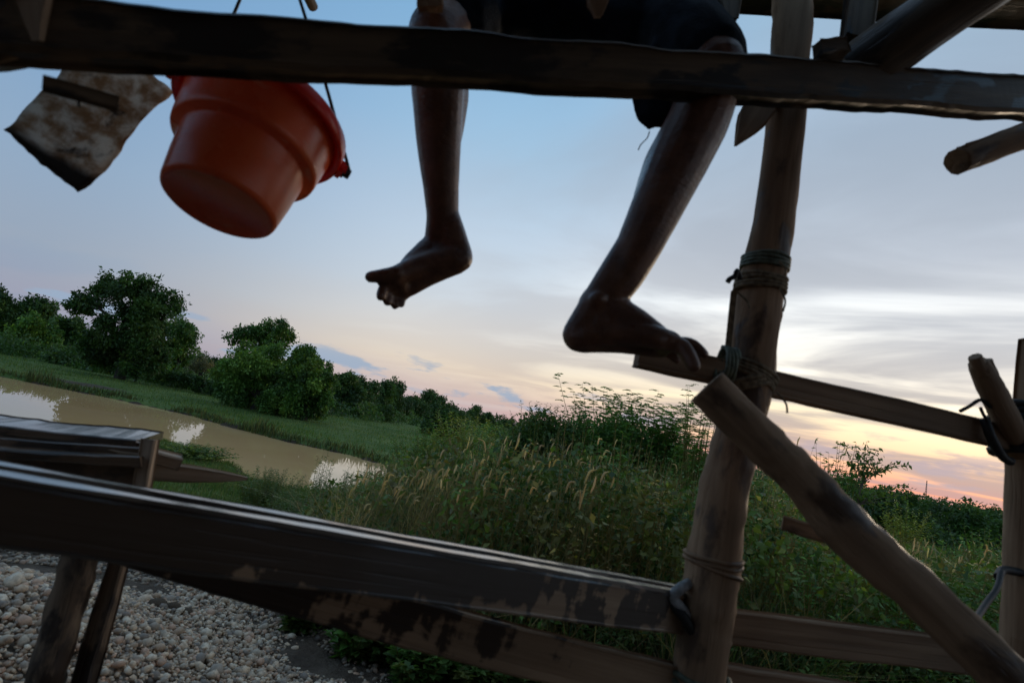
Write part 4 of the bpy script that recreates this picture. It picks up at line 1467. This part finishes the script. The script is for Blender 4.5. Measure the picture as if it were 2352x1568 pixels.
# far right post, its crossing stick and rubber lashing
Y2 = 1.33
p2 = [PY(2388, 700, Y2), PY(2384, 800, Y2), PY(2374, 930, Y2), PY(2366, 1060, Y2), PY(2360, 1200, Y2), PY(2356, 1320, Y2), PY(2352, 1450, Y2), PY(2344, 1600, Y2)]
e2 = p2[-1]
plank('right_post', scaf, PY(2386, 780, Y2), PY(2374, 940, Y2), .062, .06, M['post'], up=Vector((1, 0, 0)), seed=13)
log_part('right_post', scaf, p2[2:] + [Vector((e2.x, e2.y, ghv(e2.x, e2.y) - .1))], [.042, .046, .043, .042, .043, .044, .05], M['post'], 30, 14, .06, 14)
stick = log_part('split_stick', scaf, [P(2246, 832, 1.27), P(2270, 880, 1.28), P(2308, 955, 1.30), P(2350, 1035, 1.33)], [.019, .026, .028, .028], M['board'], 18, 12, .08, 15)
log_part('split_tip', stick, [P(2239, 818, 1.262), P(2258, 858, 1.268)], [.013, .016], M['board'], 8, 8, .1, 16)
log_part('split_tip', stick, [P(2268, 826, 1.272), P(2280, 866, 1.277)], [.009, .014], M['board'], 8, 8, .1, 17)
ax2 = (p2[2] - p2[4]).normalized()
for i, (py, rr) in enumerate([(945, .010), (975, .012), (1005, .012), (1032, .010)]):
    wrap_part('rubber_lashing', scaf, PY(2352, py, Y2 - .004), ax2, .052, .05, rr, 2.1, .016, M['rubber'], Vector((1, 0, 0)), i)
rope_part('rubber_strap', scaf, [P(2262, 960, 1.29), P(2275, 1000, 1.28), P(2300, 1045, 1.29), P(2322, 1060, 1.30)], .010, M['rubber'], 16)
rope_part('rope_tail', scaf, [P(2205, 944, 1.28), P(2228, 932, 1.28), P(2252, 918, 1.28), P(2275, 935, 1.28)], .0042, M['rubber'], 14)
rope_part('rope_tail', scaf, [P(2252, 935, 1.275), P(2258, 950, 1.275), P(2268, 965, 1.275)], .0035, M['rubber'], 10)
rope_part('twisted_wire', scaf, [P(2300, 1310, 1.2), P(2290, 1350, 1.15), P(2262, 1390, 1.1), P(2235, 1430, 1.02), P(2215, 1450, .95)], .006, M['rubber'], 18)
rope_part('twisted_wire', scaf, [P(2345, 1315, 1.28), P(2305, 1308, 1.26), P(2292, 1325, 1.22)], .009, M['rubber'], 14)
# lashings on the main post
pax = (post_pts[3] - post_pts[7]).normalized()
px5 = PY(1757, 607, YP)
wrap_part('lashing', main_post, px5, pax, .0445, .0445, .0045, 4.2, .0075, M['green_rope'], Vector((1, 0, 0)), 1)
wrap_part('lashing', main_post, PY(1746, 655, YP), pax, .0475, .0475, .005, 4.4, .0085, M['rope'], Vector((1, 0, 0)), 2)
rope_part('knot', main_post, [P(1700, 640, 1.17), P(1693, 622, 1.16), P(1688, 634, 1.16), P(1677, 640, 1.16), P(1671, 648, 1.16)], .0055, M['rubber'], 16)
plank('strap', scaf, P(1686, 668, 1.17), P(1672, 800, 1.18), .012, .006, M['rope'], up=Vector((1, 0, 0)), rough=.001)
wrap_part('lashing', main_post, PY(1716, 862, YP + .01), (pax + Vector((.35, 0, 0))).normalized(), .054, .056, .005, 4.1, .0085, M['rope'], Vector((1, 0, 0)), 3)
wrap_part('lashing', main_post, PY(1708, 880, YP + .01), (pax + Vector((-.45, 0, 0))).normalized(), .056, .058, .005, 3.1, .0085, M['rope'], Vector((1, 0, 0)), 4)
wrap_part('lashing', scaf, P(1668, 838, 1.165), (fB - fA).normalized(), .031, .024, .005, 3.2, .0085, M['green_rope'], Vector((0, 0, 1)), 5)
wrap_part('twine', main_post, PY(1637, 1285, YP), pax, .053, .053, .0042, 2.1, .010, M['post'], Vector((1, 0, 0)), 6)
wrap_part('twine', main_post, PY(1636, 1302, YP), (pax + Vector((.2, 0, 0))).normalized(), .055, .054, .004, 1.3, .006, M['post'], Vector((1, 0, 0)), 7)
rope_part('cloth_tie', scaf, [P(1582, 1340, 1.14), P(1560, 1352, 1.12), P(1548, 1370, 1.12), P(1562, 1395, 1.12), P(1590, 1420, 1.13)], .011, M['cloth'], 18, 8)
rope_part('rubber_tie', scaf, [P(1545, 1385, 1.125), P(1572, 1420, 1.11), P(1598, 1462, 1.12), P(1625, 1480, 1.13)], .010, M['rubber'], 16, 8)
wrap_part('lashing', main_post, PY(1606, 1560, YP), pax, .052, .052, .006, 2.0, .012, M['green_rope'], Vector((1, 0, 0)), 8)
for k, (px, py) in enumerate([(1790, 600), (1792, 662), (1690, 668), (1784, 900), (1668, 905), (1700, 925), (1596, 1296)]):
    e = P(px, py, 1.165)
    dv = Vector((random.uniform(-.03, .03), -.01, -random.uniform(.03, .06)))
    rope_part('loose_end', main_post, [e, e + dv * .5 + Vector((.008, 0, 0)), e + dv], .0022, M['rope'], 8, 5)
# splinter behind the post and pole end on the right
plank('splinter', scaf, P(1765, 215, 1.28), P(1690, 335, 1.24), .062, .02, M['post'], up=Vector((1, 0, .6)), taper=[(0, 1.2), (.55, 1.0), (1, .08)], seed=20)
pole_e = log_part('pole_end', scaf, [P(2196, 372, 1.13), P(2290, 336, 1.15), P(2420, 285, 1.19)], [.026, .027, .028], M['post'], 14, 12, .09, 21)
plank('bark_strip', pole_e, P(2210, 340, 1.125), P(2330, 306, 1.155), .012, .022, M['board'], seed=22)
# seat plank, top timbers
sA, sB = P(820, -82, 1.40), P(2520, 18, 1.50)
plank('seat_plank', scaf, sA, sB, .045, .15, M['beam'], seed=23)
plank('top_stub', scaf, P(1676, 46, 1.28), P(1668, -60, 1.32), .05, .03, M['beam'], up=Vector((1, 0, 0)), taper=[(0, .7), (.4, 1.1), (1, 1.4)], seed=24)
plank('top_stub', scaf, P(990, 20, 1.03), P(985, -140, 1.06), .046, .02, M['post'], up=Vector((1, 0, 0)), seed=25)
plank('top_stub', scaf, P(1374, 40, 1.03), P(1370, -140, 1.06), .044, .02, M['post'], up=Vector((1, 0, 0)), taper=[(0, .3), (.15, .8), (1, 1.25)], seed=26)
plank('top_stub', scaf, P(1965, 95, 1.26), P(1985, -60, 1.3), .06, .04, M['beam'], up=Vector((1, 0, 0)), seed=27)
log_part('top_brace', scaf, [P(1940, 182, 1.22), P(2074, 89, 1.19), P(2340, -95, 1.15)], [.058, .060, .060], M['beam'], 16, 12, .06, 28)
plank('beam_chip', scaf, P(1880, 118, 1.10), P(1945, 112, 1.12), .03, .02, M['beam'], rough=.012, seg=.008, seed=29)
log_part('left_log', scaf, [P(40, 150, .70), P(-20, 40, .68), P(-120, -150, .66)], [.035, .05, .05], M['beam'], 14, 12, .06, 30)
plank('left_batten', scaf, P(85, 96, .66), P(62, -110, .66), .042, .012, M['pale'], up=Vector((1, 0, 0)), taper=[(0, .25), (.5, 1), (1, 1.2)], seed=32)
plank('peg', scaf, P(100, 192, .66), P(272, 240, .70), .017, .014, M['beam'], rough=.001, seed=33)
log_part('nail', scaf, [P(180, 200, .70), P(182, 246, .70)], [.002, .002], M['wire'], 4, 6, 0, 1)
# unseen deck added overhead to block sky light, with rear posts to carry it
for i in range(11):
    y0 = .80 - i * .215
    plank('shade_deck_plank', scaf, Vector((-1.9, y0, 4.63 + random.uniform(-.006, .006))), Vector((2.3, y0 + random.uniform(-.03, .03), 4.70 + random.uniform(-.006, .006))), .03, .19, M['beam'], seg=.12, seed=40 + i)
for (bx, by) in ((-1.75, -1.42), (2.1, -1.42)):
    g0 = ghv(bx, by)
    log_part('shade_deck_post', scaf, [Vector((bx, by, g0 - .1)), Vector((bx + .03, by, 3.4)), Vector((bx, by, 4.66))], [.055, .05, .048], M['post'], 20, 12, .06, bx)
for i in range(15):  # unseen wall added behind the viewer to keep sky light off the foreground
    x0 = -1.75 + i * .275
    plank('shade_board', scaf, Vector((x0, -1.5, 2.25)), Vector((x0 + random.uniform(-.02, .02), -1.5, 4.6)), .255, .025, M['beam'], up=Vector((1, 0, 0)), seg=.2, seed=90 + i)
plank('deck_bearer', scaf, Vector((-1.75, -1.5, 4.58)), Vector((-1.75, 1.15, 4.58)), .09, .05, M['beam'], seed=61)
plank('deck_bearer', scaf, Vector((2.1, -1.5, 4.64)), Vector((2.1, 1.5, 4.66)), .09, .05, M['beam'], seed=62)

# ------------------------------------------------------------------ wooden trough at the left
ts = P(120, 1050, 1.30)
tro = thing('wooden_trough', 'old wooden sluice trough on split-log legs above the pebble heap', 'trough', (ts.x, ts.y, ghv(ts.x, ts.y)))
plank('top_plank', tro, P(-320, 940, 1.26), P(343, 1008, 1.42), .022, .24, M['sluice'], rough=.006, seg=.025, seed=71)
plank('top_plank', tro, P(-320, 952, 1.215), P(300, 1012, 1.375), .016, .10, M['sluice'], rough=.004, seg=.02, seed=84)
plank('top_plank', tro, P(-320, 967, 1.18), P(338, 1022, 1.335), .014, .035, M['sluice'], rough=.004, seg=.02, seed=85)
plank('side_board', tro, P(-320, 992, 1.14), P(330, 1038, 1.30), .022, .03, M['sluice'], rough=.003, seed=72)
plank('ledge', tro, P(-320, 1018, 1.09), P(330, 1058, 1.26), .020, .07, M['sluice'], rough=.005, seg=.025, seed=73)
plank('side_board', tro, P(-320, 1085, 1.10), P(322, 1115, 1.28), .10, .028, M['sluice'], rough=.003, seed=74)
plank('torn_edge', tro, P(255, 1032, 1.275), P(345, 1050, 1.30), .012, .05, M['pale'], rough=.006, seg=.01, taper=[(0, .3), (1, 1)], seed=75)
plank('stake', tro, P(345, 1012, 1.28), P(318, 1160, 1.24), .034, .026, M['pale'], up=Vector((1, 0, 0)), rough=.004, seg=.02, seed=76)
plank('end_block', tro, P(330, 1040, 1.36), P(414, 1062, 1.40), .030, .07, M['pale'], rough=.004, seg=.015, seed=77)
plank('pointed_plank', tro, P(300, 1076, 1.42), P(568, 1098, 1.55), .046, .04, M['pale'], rough=.003, seg=.02, taper=[(0, 1), (.45, .95), (.8, .6), (1, .18)], seed=78)
l1 = P(104, 1600, 1.12)
log_part('leg', tro, [P(204, 1210, 1.24), P(170, 1330, 1.22), P(122, 1500, 1.18), P(82, 1640, 1.15), P(-10, 1980, 1.08)], [.035, .036, .034, .033, .033], M['leg'], 30, 12, .2, 79)
l2 = P(182, 1600, 1.16)
plank('leg', tro, P(298, 1200, 1.30), P(170, 1640, 1.19), .042, .03, M['leg'], up=Vector((1, 0, 0)), rough=.006, seg=.03, seed=80)
log_part('leg', tro, [P(-260, 1150, 1.15), P(-330, 1420, 1.1), P(-420, 1750, 1.05)], [.045] * 3, M['sluice'], 14, 10, .08, 81)

# ------------------------------------------------------------------ stained sheet
A, B, C_, D_ = P(8, 296, .93), P(178, 438, .96), P(396, 214, 1.10), P(226, 72, 1.06)
xv = ((D_ - A) + (C_ - B)).normalized()
yv0 = (B - A)
yv_ = (yv0 - xv * yv0.dot(xv)).normalized()
nv = xv.cross(yv_)
smw = Matrix(((xv.x, yv_.x, nv.x, A.x), (xv.y, yv_.y, nv.y, A.y), (xv.z, yv_.z, nv.z, A.z), (0, 0, 0, 1)))
inv = smw.inverted()
vs, fs = [], []
NU, NV = 22, 16
for s_ in (0, 1):
    for i in range(NU + 1):
        for j in range(NV + 1):
            u, v = i / NU, j / NV
            p = A.lerp(D_, u).lerp(B.lerp(C_, u), v)
            q = inv @ p
            e = mnoise.noise(Vector((u * 7, v * 7, 3))) * .004 * (1 if 0 < i < NU and 0 < j < NV else 1.6)
            q.z += .016 * math.sin(u * 3.4 + .4) * math.sin(v * 2.4 + .3) + .004 * mnoise.noise(Vector((u * 4, v * 4, 0))) + s_ * .003
            q.x += e if i in (0, NU) else 0
            q.y += (e if j in (0, NV) else 0) + (.006 * math.sin(u * 6.5) if j == NV else 0)
            vs.append(tuple(q))
m_ = (NU + 1) * (NV + 1)
for i in range(NU):
    for j in range(NV):
        a = i * (NV + 1) + j
        fs.append((a, a + 1, a + NV + 2, a + NV + 1))
        fs.append((m_ + a, m_ + a + NV + 1, m_ + a + NV + 2, m_ + a + 1))
bd = [i * (NV + 1) for i in range(NU + 1)] + [NU * (NV + 1) + j for j in range(1, NV + 1)] + [i * (NV + 1) + NV for i in range(NU - 1, -1, -1)] + [j for j in range(NV - 1, 0, -1)]
for k in range(len(bd)):
    a, b = bd[k], bd[(k + 1) % len(bd)]
    fs.append((a, b, m_ + b, m_ + a))
me = bpy.data.meshes.new('stained_sheet')
me.from_pydata(vs, [], fs)
me.materials.append(M['sheet'])
me.update()
for p in me.polygons:
    p.use_smooth = True
tag(link('stained_sheet', me, None, smw), 'mud-stained pale plastic sheet sticking out under the beam, left of the bucket', 'sheet')

# ------------------------------------------------------------------ bucket
def lathe(name, prof, mat, sides=64):
    vs, fs = [], []
    for (r, z) in prof:
        for j in range(sides):
            a = 2 * math.pi * j / sides
            vs.append((r * math.cos(a), r * math.sin(a), z))
    for i in range(len(prof) - 1):
        for j in range(sides):
            k = (j + 1) % sides
            fs.append((i * sides + j, i * sides + k, (i + 1) * sides + k, (i + 1) * sides + j))
    me = bpy.data.meshes.new(name)
    me.from_pydata(vs, [], fs)
    me.materials.append(mat)
    for p in me.polygons:
        p.use_smooth = True
    me.update()
    return me


bc = P(501, 474, .98)
w_ = ray(501, 474).normalized()
r_ = (AX_R - w_ * AX_R.dot(w_)).normalized()
u_ = (AX_U - w_ * AX_U.dot(w_)).normalized()
maj = (r_ * .885 - u_ * .466).normalized()
perp = (r_ * .466 + u_ * .885).normalized()
tilt = math.radians(27)
bax = (perp * math.cos(tilt) + w_ * math.sin(tilt)).normalized()
bxx = maj
byy = bax.cross(bxx)
bmw = Matrix(((bxx.x, byy.x, bax.x, bc.x), (bxx.y, byy.y, bax.y, bc.y), (bxx.z, byy.z, bax.z, bc.z), (0, 0, 0, 1)))
buck = tag(link('bucket', None, None, bmw), 'orange-red plastic bucket with black wire handle hanging behind the crossbeam', 'bucket')
outer = [(0.0, .004), (.080, .004), (.084, .001), (.090, .000), (.0945, .003), (.097, .010), (.104, .060), (.1085, .106), (.1105, .110), (.1225, .112), (.1265, .116),
         (.1285, .126), (.1325, .165), (.139, .205), (.1400, .212)]
inner = [(.1360, .212), (.1285, .165), (.122, .128), (.106, .112), (.101, .060), (.094, .012), (.088, .008), (0.0, .008)]
link('body', lathe('body', outer + inner, M['bucket']), buck, bmw)
rim = [(.1380, .192), (.150, .182), (.1540, .186), (.1545, .2085), (.1505, .214), (.143, .218), (.1355, .216), (.1350, .208), (.1380, .192)]
link('rim', lathe('rim', rim, M['bucket_rim']), buck, bmw)
for s_ in (1, -1):
    bm = bmesh.new()
    bmesh.ops.create_cube(bm, size=1)
    bmesh.ops.scale(bm, vec=(.020, .036, .028), verts=bm.verts)
    bmesh.ops.bevel(bm, geom=bm.edges[:], offset=.006, segments=2, affect='EDGES')
    bmesh.ops.translate(bm, vec=(s_ * .158, 0, .199), verts=bm.verts)
    me = bpy.data.meshes.new('ear')
    bm.to_mesh(me)
    bm.free()
    me.materials.append(M['bucket_rim'])
    ear = link('ear', me, buck, bmw)
    log_part('ear_plug', ear, [bmw @ Vector((s_ * .160, 0, .199)), bmw @ Vector((s_ * .178, 0, .199))], [.010, .010], M['wire'], 4, 10, 0)
hook = P(625, -190, 1.12)
e1, e2_ = bmw @ Vector((.173, 0, .199)), bmw @ Vector((-.173, 0, .199))
hp_ = resample([e1, P(748, 195, 1.06), P(715, 85, 1.08), P(690, 5, 1.09), P(655, -110, 1.11), hook, P(590, -110, 1.12), P(553, -5, 1.12), P(520, 60, 1.12), P(450, 130, 1.12), e2_], 60)
link('handle', tube_mesh('handle', [p - bc for p in hp_], [.0034] * 60, M['wire'], 8), buck, Matrix.Translation(bc))
log_part('bucket_peg', scaf, [hook + Vector((0, -.25, -.012)), hook + Vector((0, .25, .004))], [.014, .012], M['beam'], 6, 10, .05, 2)
rope_part('peg_rope', scaf, [hook + Vector((0, -.2, 0)), hook + Vector((0, -.2, .2)), hook + Vector((.01, -.2, .4))], .006, M['rope'], 8)

# ------------------------------------------------------------------ person
BV, BF = [], []


def cap(pts, radii, sides=14, lat=None, flat=1.0, n=None):
    """Closed round-ended limb along pts, radius per point; flat < 1 thins it across 'lat'."""
    pts = [Vector(p) for p in pts]
    n = n or max(6, 4 * len(pts))
    q = resample(pts, n)
    rr = lerp_r(radii, n)
    d0, d1 = (q[0] - q[1]).normalized(), (q[-1] - q[-2]).normalized()
    path, rad = [], []
    for a in (80, 55, 28):
        path.append(q[0] + d0 * (rr[0] * math.sin(math.radians(a))))
        rad.append(rr[0] * math.cos(math.radians(a)))
    path += q
    rad += rr
    for a in (28, 55, 80):
        path.append(q[-1] + d1 * (rr[-1] * math.sin(math.radians(a))))
        rad.append(rr[-1] * math.cos(math.radians(a)))
    v, f = tube_arrays(path, rad, sides)
    if lat is not None:
        lat = lat.normalized()
        k = 0
        for i in range(len(path)):
            for j in range(sides):
                e = v[k] - path[i]
                v[k] = path[i] + e - lat * (e.dot(lat) * (1 - flat))
                k += 1
    o = len(BV)
    BV.extend(v)
    BF.extend([tuple(x + o for x in t_) for t_ in f])


def solid(name, mat, parent, voxel, smooth_it, origin):
    global BV, BF
    me = bpy.data.meshes.new(name)
    me.from_pydata([tuple(v - origin) for v in BV], [], BF)
    me.update()
    tmp = bpy.data.objects.new('tmp', me)
    COL.objects.link(tmp)
    r = tmp.modifiers.new('r', 'REMESH')
    r.mode, r.voxel_size = 'VOXEL', voxel
    s = tmp.modifiers.new('s', 'SMOOTH')
    s.factor, s.iterations = .5, smooth_it
    dc = tmp.modifiers.new('d', 'DECIMATE')
    dc.ratio = .34
    dg = bpy.context.evaluated_depsgraph_get()
    out = bpy.data.meshes.new_from_object(tmp.evaluated_get(dg))
    bpy.data.objects.remove(tmp)
    out.name = name
    out.materials.clear()
    out.materials.append(mat)
    for p in out.polygons:
        p.use_smooth = True
    BV, BF = [], []
    return link(name, out, parent, Matrix.Translation(origin))


def foot(heel, f, lat, up, s, toes, ankle_to):
    """Foot at 'heel' (under the heel), forward f, towards the little toe lat, instep up."""
    def W(x, y, z):
        return heel + (f * x + lat * y + up * z) * s
    cap([W(.026, 0, .030), W(.040, 0, .030)], [.030, .031], 14)
    cap([W(.022, 0, .034), W(.022, 0, .034).lerp(ankle_to, .5), ankle_to], [.028, .030, .030], 14)
    cap([W(.035, .004, .028), W(.10, .014, .026), W(.155, .026, .017)], [.028, .023, .0165], 14)
    cap([W(.035, -.004, .030), W(.105, -.012, .036), W(.172, -.024, .020)], [.029, .025, .0195], 14)
    cap([W(.060, 0, .088), W(.085, -.002, .072), (W(.125, -.006, .050)), W(.168, -.010, .024)], [.034, .034, .028, .017], 14)
    cap([W(.060, 0, .040), W(.060, 0, .085)], [.033, .034], 14)
    cap([W(.052, -.030, .086), W(.056, -.030, .088)], [.015, .015], 10)
    cap([W(.046, .030, .076), W(.050, .028, .078)], [.012, .012], 10)
    cap([W(.168, -.030, .018), W(.165, .030, .014)], [.0175, .0135], 12)
    for base_, pts, r in toes:
        cap([W(*base_)] + [W(*p) for p in pts], r, 10, n=10)
    return W(.055, 0, .085)


KN_R, KN_L = P(1000, 72, 1.16), P(1640, 150, 1.09)
# person's right foot (hanging, turned out, sole half towards the viewer)
hR = P(1090, 604, 1.20)
wv = ray(960, 620).normalized()
rr_ = (AX_R - wv * AX_R.dot(wv)).normalized()
uu_ = (AX_U - wv * AX_U.dot(wv)).normalized()
fR = (-rr_ * .94 - uu_ * .33 - wv * .08).normalized()
dn = (rr_ * .33 - uu_ * .94).normalized()
latR = (dn * .72 + wv * .69)
latR = (latR - fR * latR.dot(fR)).normalized()
upR = latR.cross(fR)
if upR.dot(uu_) < 0:
    upR = -upR
toesR = [((.17, -.030, .019), [(.198, -.034, .022), (.222, -.034, .030)], [.0165, .0145, .0125]),
         ((.172, -.010, .017), [(.202, -.006, .017), (.217, -.004, -.004)], [.0122, .0112, .0102]),
         ((.170, .004, .016), [(.196, .012, .013), (.208, .015, -.008)], [.0115, .0105, .0095]),
         ((.166, .017, .014), [(.187, .028, .009), (.196, .031, -.010)], [.0108, .0098, .0088]),
         ((.158, .030, .012), [(.174, .035, .006), (.181, .037, -.008)], [.0095, .0082, .0075])]
anR = foot(hR, fR, latR, upR, .95, toesR, P(1018, 480, 1.22))
# person's left foot (ball on the board, toes bent over it)
hL = P(1294, 812, 1.05)
wl_ = ray(1450, 770).normalized()
rl_ = (AX_R - wl_ * AX_R.dot(wl_)).normalized()
ul_ = (AX_U - wl_ * AX_U.dot(wl_)).normalized()
fL = (rl_ * .99 - ul_ * .02 + wl_ * .12).normalized()
latL = (wl_ - fL * wl_.dot(fL)).normalized()
latL = (latL * .97 - ul_ * .22).normalized()
latL = (latL - fL * latL.dot(fL)).normalized()
upL = fL.cross(latL)
if upL.dot(ul_) < 0:
    upL = -upL
toesL = [((.172, -.026, .018), [(.191, -.034, .006), (.203, -.042, -.022)], [.0170, .0150, .0130]),
         ((.176, -.006, .022), [(.210, -.002, .022), (.230, -.002, .004)], [.0118, .0102, .0090]),
         ((.174, .010, .020), [(.206, .016, .024), (.227, .017, .008)], [.0112, .0096, .0086]),
         ((.170, .024, .018), [(.198, .034, .022), (.216, .036, .010)], [.0106, .009, .008]),
         ((.160, .030, .013), [(.180, .035, .010), (.194, .037, .0)], [.0098, .0085, .0076])]
anL = foot(hL, fL, latL, upL, 1.10, toesL, P(1462, 545, 1.06))
# shins
cap([KN_R, P(1003, 150, 1.17), P(1006, 215, 1.18), P(1008, 330, 1.20), P(1013, 430, 1.21), P(1016, 500, 1.22), anR],
    [.054, .056, .055, .047, .038, .034, .034], 18)
cap([KN_L, P(1622, 225, 1.085), P(1598, 290, 1.08), P(1556, 375, 1.07), P(1486, 525, 1.06), P(1450, 600, 1.06), P(1420, 650, 1.06), anL],
    [.056, .057, .058, .056, .045, .040, .036, .036], 18)
cap([P(1022, 120, 1.20), P(1028, 220, 1.215), P(1024, 330, 1.22)], [.040, .047, .032], 14)
cap([P(1590, 260, 1.10), P(1535, 380, 1.09), P(1490, 480, 1.07)], [.040, .048, .034], 14)
# thighs, pelvis, trunk, arms, head
HP_R, HP_L = P(1205, -75, 1.52), P(1420, -55, 1.52)
pel = HP_R.lerp(HP_L, .5)
cap([HP_R, HP_R.lerp(KN_R, .5), KN_R], [.082, .074, .055], 16)
cap([HP_L, HP_L.lerp(KN_L, .5), KN_L], [.082, .074, .057], 16)
cap([HP_R + Vector((.03, 0, .03)), HP_L + Vector((-.03, 0, .03))], [.11, .11], 16)
ch = pel + Vector((0, .02, .34))
nk = pel + Vector((0, -.02, .50))
cap([pel + Vector((0, 0, .05)), pel + Vector((0, .03, .2)), ch], [.12, .115, .13], 20, Vector((0, 1, 0)), .72)
shR, shL = nk + Vector((-.17, .03, -.05)), nk + Vector((.17, .03, -.05))
cap([shR, shL], [.055, .055], 14)
cap([nk + Vector((0, .01, -.05)), nk + Vector((0, -.01, .09))], [.055, .05], 12)
hd = nk + Vector((0, -.035, .17))
cap([hd + Vector((0, 0, -.055)), hd + Vector((0, .01, .04))], [.066, .082], 20)
cap([hd + Vector((0, -.03, -.095)), hd + Vector((0, -.02, -.06))], [.035, .05], 14)
cap([hd + Vector((0, -.078, -.01)), hd + Vector((0, -.092, -.040))], [.008, .013], 10)
for s_ in (-1, 1):
    cap([hd + Vector((s_ * .078, .01, .01)), hd + Vector((s_ * .08, .012, -.03))], [.012, .009], 10)
    sh = shR if s_ < 0 else shL
    el = sh + Vector((s_ * .07, .06, -.27))
    wr = el + Vector((s_ * .02, -.17, -.12))
    cap([sh, el], [.045, .036], 14)
    cap([el, wr], [.036, .025], 14)
    hn = wr + Vector((0, -.09, -.02))
    cap([wr, hn], [.024, .030], 12, Vector((0, 0, 1)), .6)
    for k in range(4):
        b = hn + Vector(((k - 1.5) * .019, -.005, 0))
        ln_ = (.055, .062, .058, .045)[k]
        cap([b, b + Vector((0, -ln_ * .6, -.004)), b + Vector((0, -ln_, -.02))], [.0085, .008, .007], 8, n=6)
    cap([wr + Vector((-s_ * .022, -.03, 0)), wr + Vector((-s_ * .045, -.065, -.008)), wr + Vector((-s_ * .05, -.09, -.015))], [.010, .0095, .008], 8, n=6)
porg = Vector((pel.x, pel.y, pel.z))
person = thing('person', 'barefoot person in dark shorts sitting above, legs dangling over the beam', 'person', porg)
body = solid('body', M['skin'], person, .0038, 4, porg)
# eyes and mouth
for s_ in (-1, 1):
    bm = bmesh.new()
    bmesh.ops.create_uvsphere(bm, u_segments=12, v_segments=8, radius=.011)
    me = bpy.data.meshes.new('eye')
    bm.to_mesh(me)
    bm.free()
    me.materials.append(M['cloth'])
    link('eye', me, person, Matrix.Translation(hd + Vector((s_ * .03, -.071, .004))))
cap([hd + Vector((-.02, -.076, -.072)), hd + Vector((0, -.082, -.073)), hd + Vector((.02, -.076, -.072))], [.004, .006, .004], 8)
solid('mouth', M['shirt'], person, .003, 2, porg)
cap([hd + Vector((0, .012, .02)), hd + Vector((0, .015, .055))], [.088, .086], 18)
cap([hd + Vector((0, .03, -.04)), hd + Vector((0, .03, .04))], [.072, .082], 18)
solid('hair', M['hair'], person, .007, 3, porg)
# shorts
cap([HP_R + Vector((0, 0, .02)), HP_R.lerp(KN_R, .45), HP_R.lerp(KN_R, .80)], [.10, .096, .088], 18)
cap([HP_L + Vector((0, 0, .02)), HP_L.lerp(KN_L, .45), HP_L.lerp(KN_L, .93)], [.10, .094, .078], 18)
cap([HP_R + Vector((.02, 0, .04)), HP_L + Vector((-.02, 0, .04))], [.125, .125], 18)
cap([HP_R.lerp(KN_R, .3), HP_L.lerp(KN_L, .3)], [.075, .075], 14)
cap([HP_R.lerp(KN_R, .55) + Vector((.04, 0, 0)), HP_L.lerp(KN_L, .55) + Vector((-.04, 0, 0))], [.05, .05], 14)
cap([P(1090, 10, 1.27), P(1300, 25, 1.30), P(1540, 70, 1.24)], [.062, .070, .065], 14)
cap([P(1545, 120, 1.16), P(1525, 200, 1.15), P(1512, 262, 1.14)], [.052, .050, .030], 14, wv, .35)
cap([P(1480, 180, 1.16), P(1478, 250, 1.15), P(1488, 288, 1.14)], [.03, .022, .012], 10, wv, .4)
shorts = solid('shorts', M['shorts'], person, .006, 3, porg)
sv = np.zeros(len(shorts.data.vertices) * 3)
shorts.data.vertices.foreach_get('co', sv)
sv = sv.reshape(-1, 3)
nn_ = np.zeros(len(sv) * 3)
shorts.data.vertices.foreach_get('normal', nn_)
nn_ = nn_.reshape(-1, 3)
dsp = np.array([mnoise.noise(Vector(p) * 16 + Vector((0, 0, p[0] * 20))) * .006 + mnoise.noise(Vector(p) * 40) * .002 for p in sv])
shorts.data.vertices.foreach_set('co', (sv + nn_ * dsp[:, None]).ravel())
shorts.data.update()
rope_part('loose_thread', shorts, [P(1492, 302, 1.14), P(1486, 318, 1.135), P(1472, 332, 1.13), P(1466, 345, 1.13)], .0012, M['shorts'], 10, 5)
# shirt
cap([pel + Vector((0, .0, .06)), pel + Vector((0, .03, .2)), ch + Vector((0, 0, .06))], [.138, .13, .142], 20, Vector((0, 1, 0)), .76)
cap([shR, shL], [.068, .068], 14)
for s_ in (-1, 1):
    sh = shR if s_ < 0 else shL
    cap([sh, sh + Vector((s_ * .045, .04, -.16))], [.062, .058], 14)
solid('shirt', M['shirt'], person, .008, 3, porg)
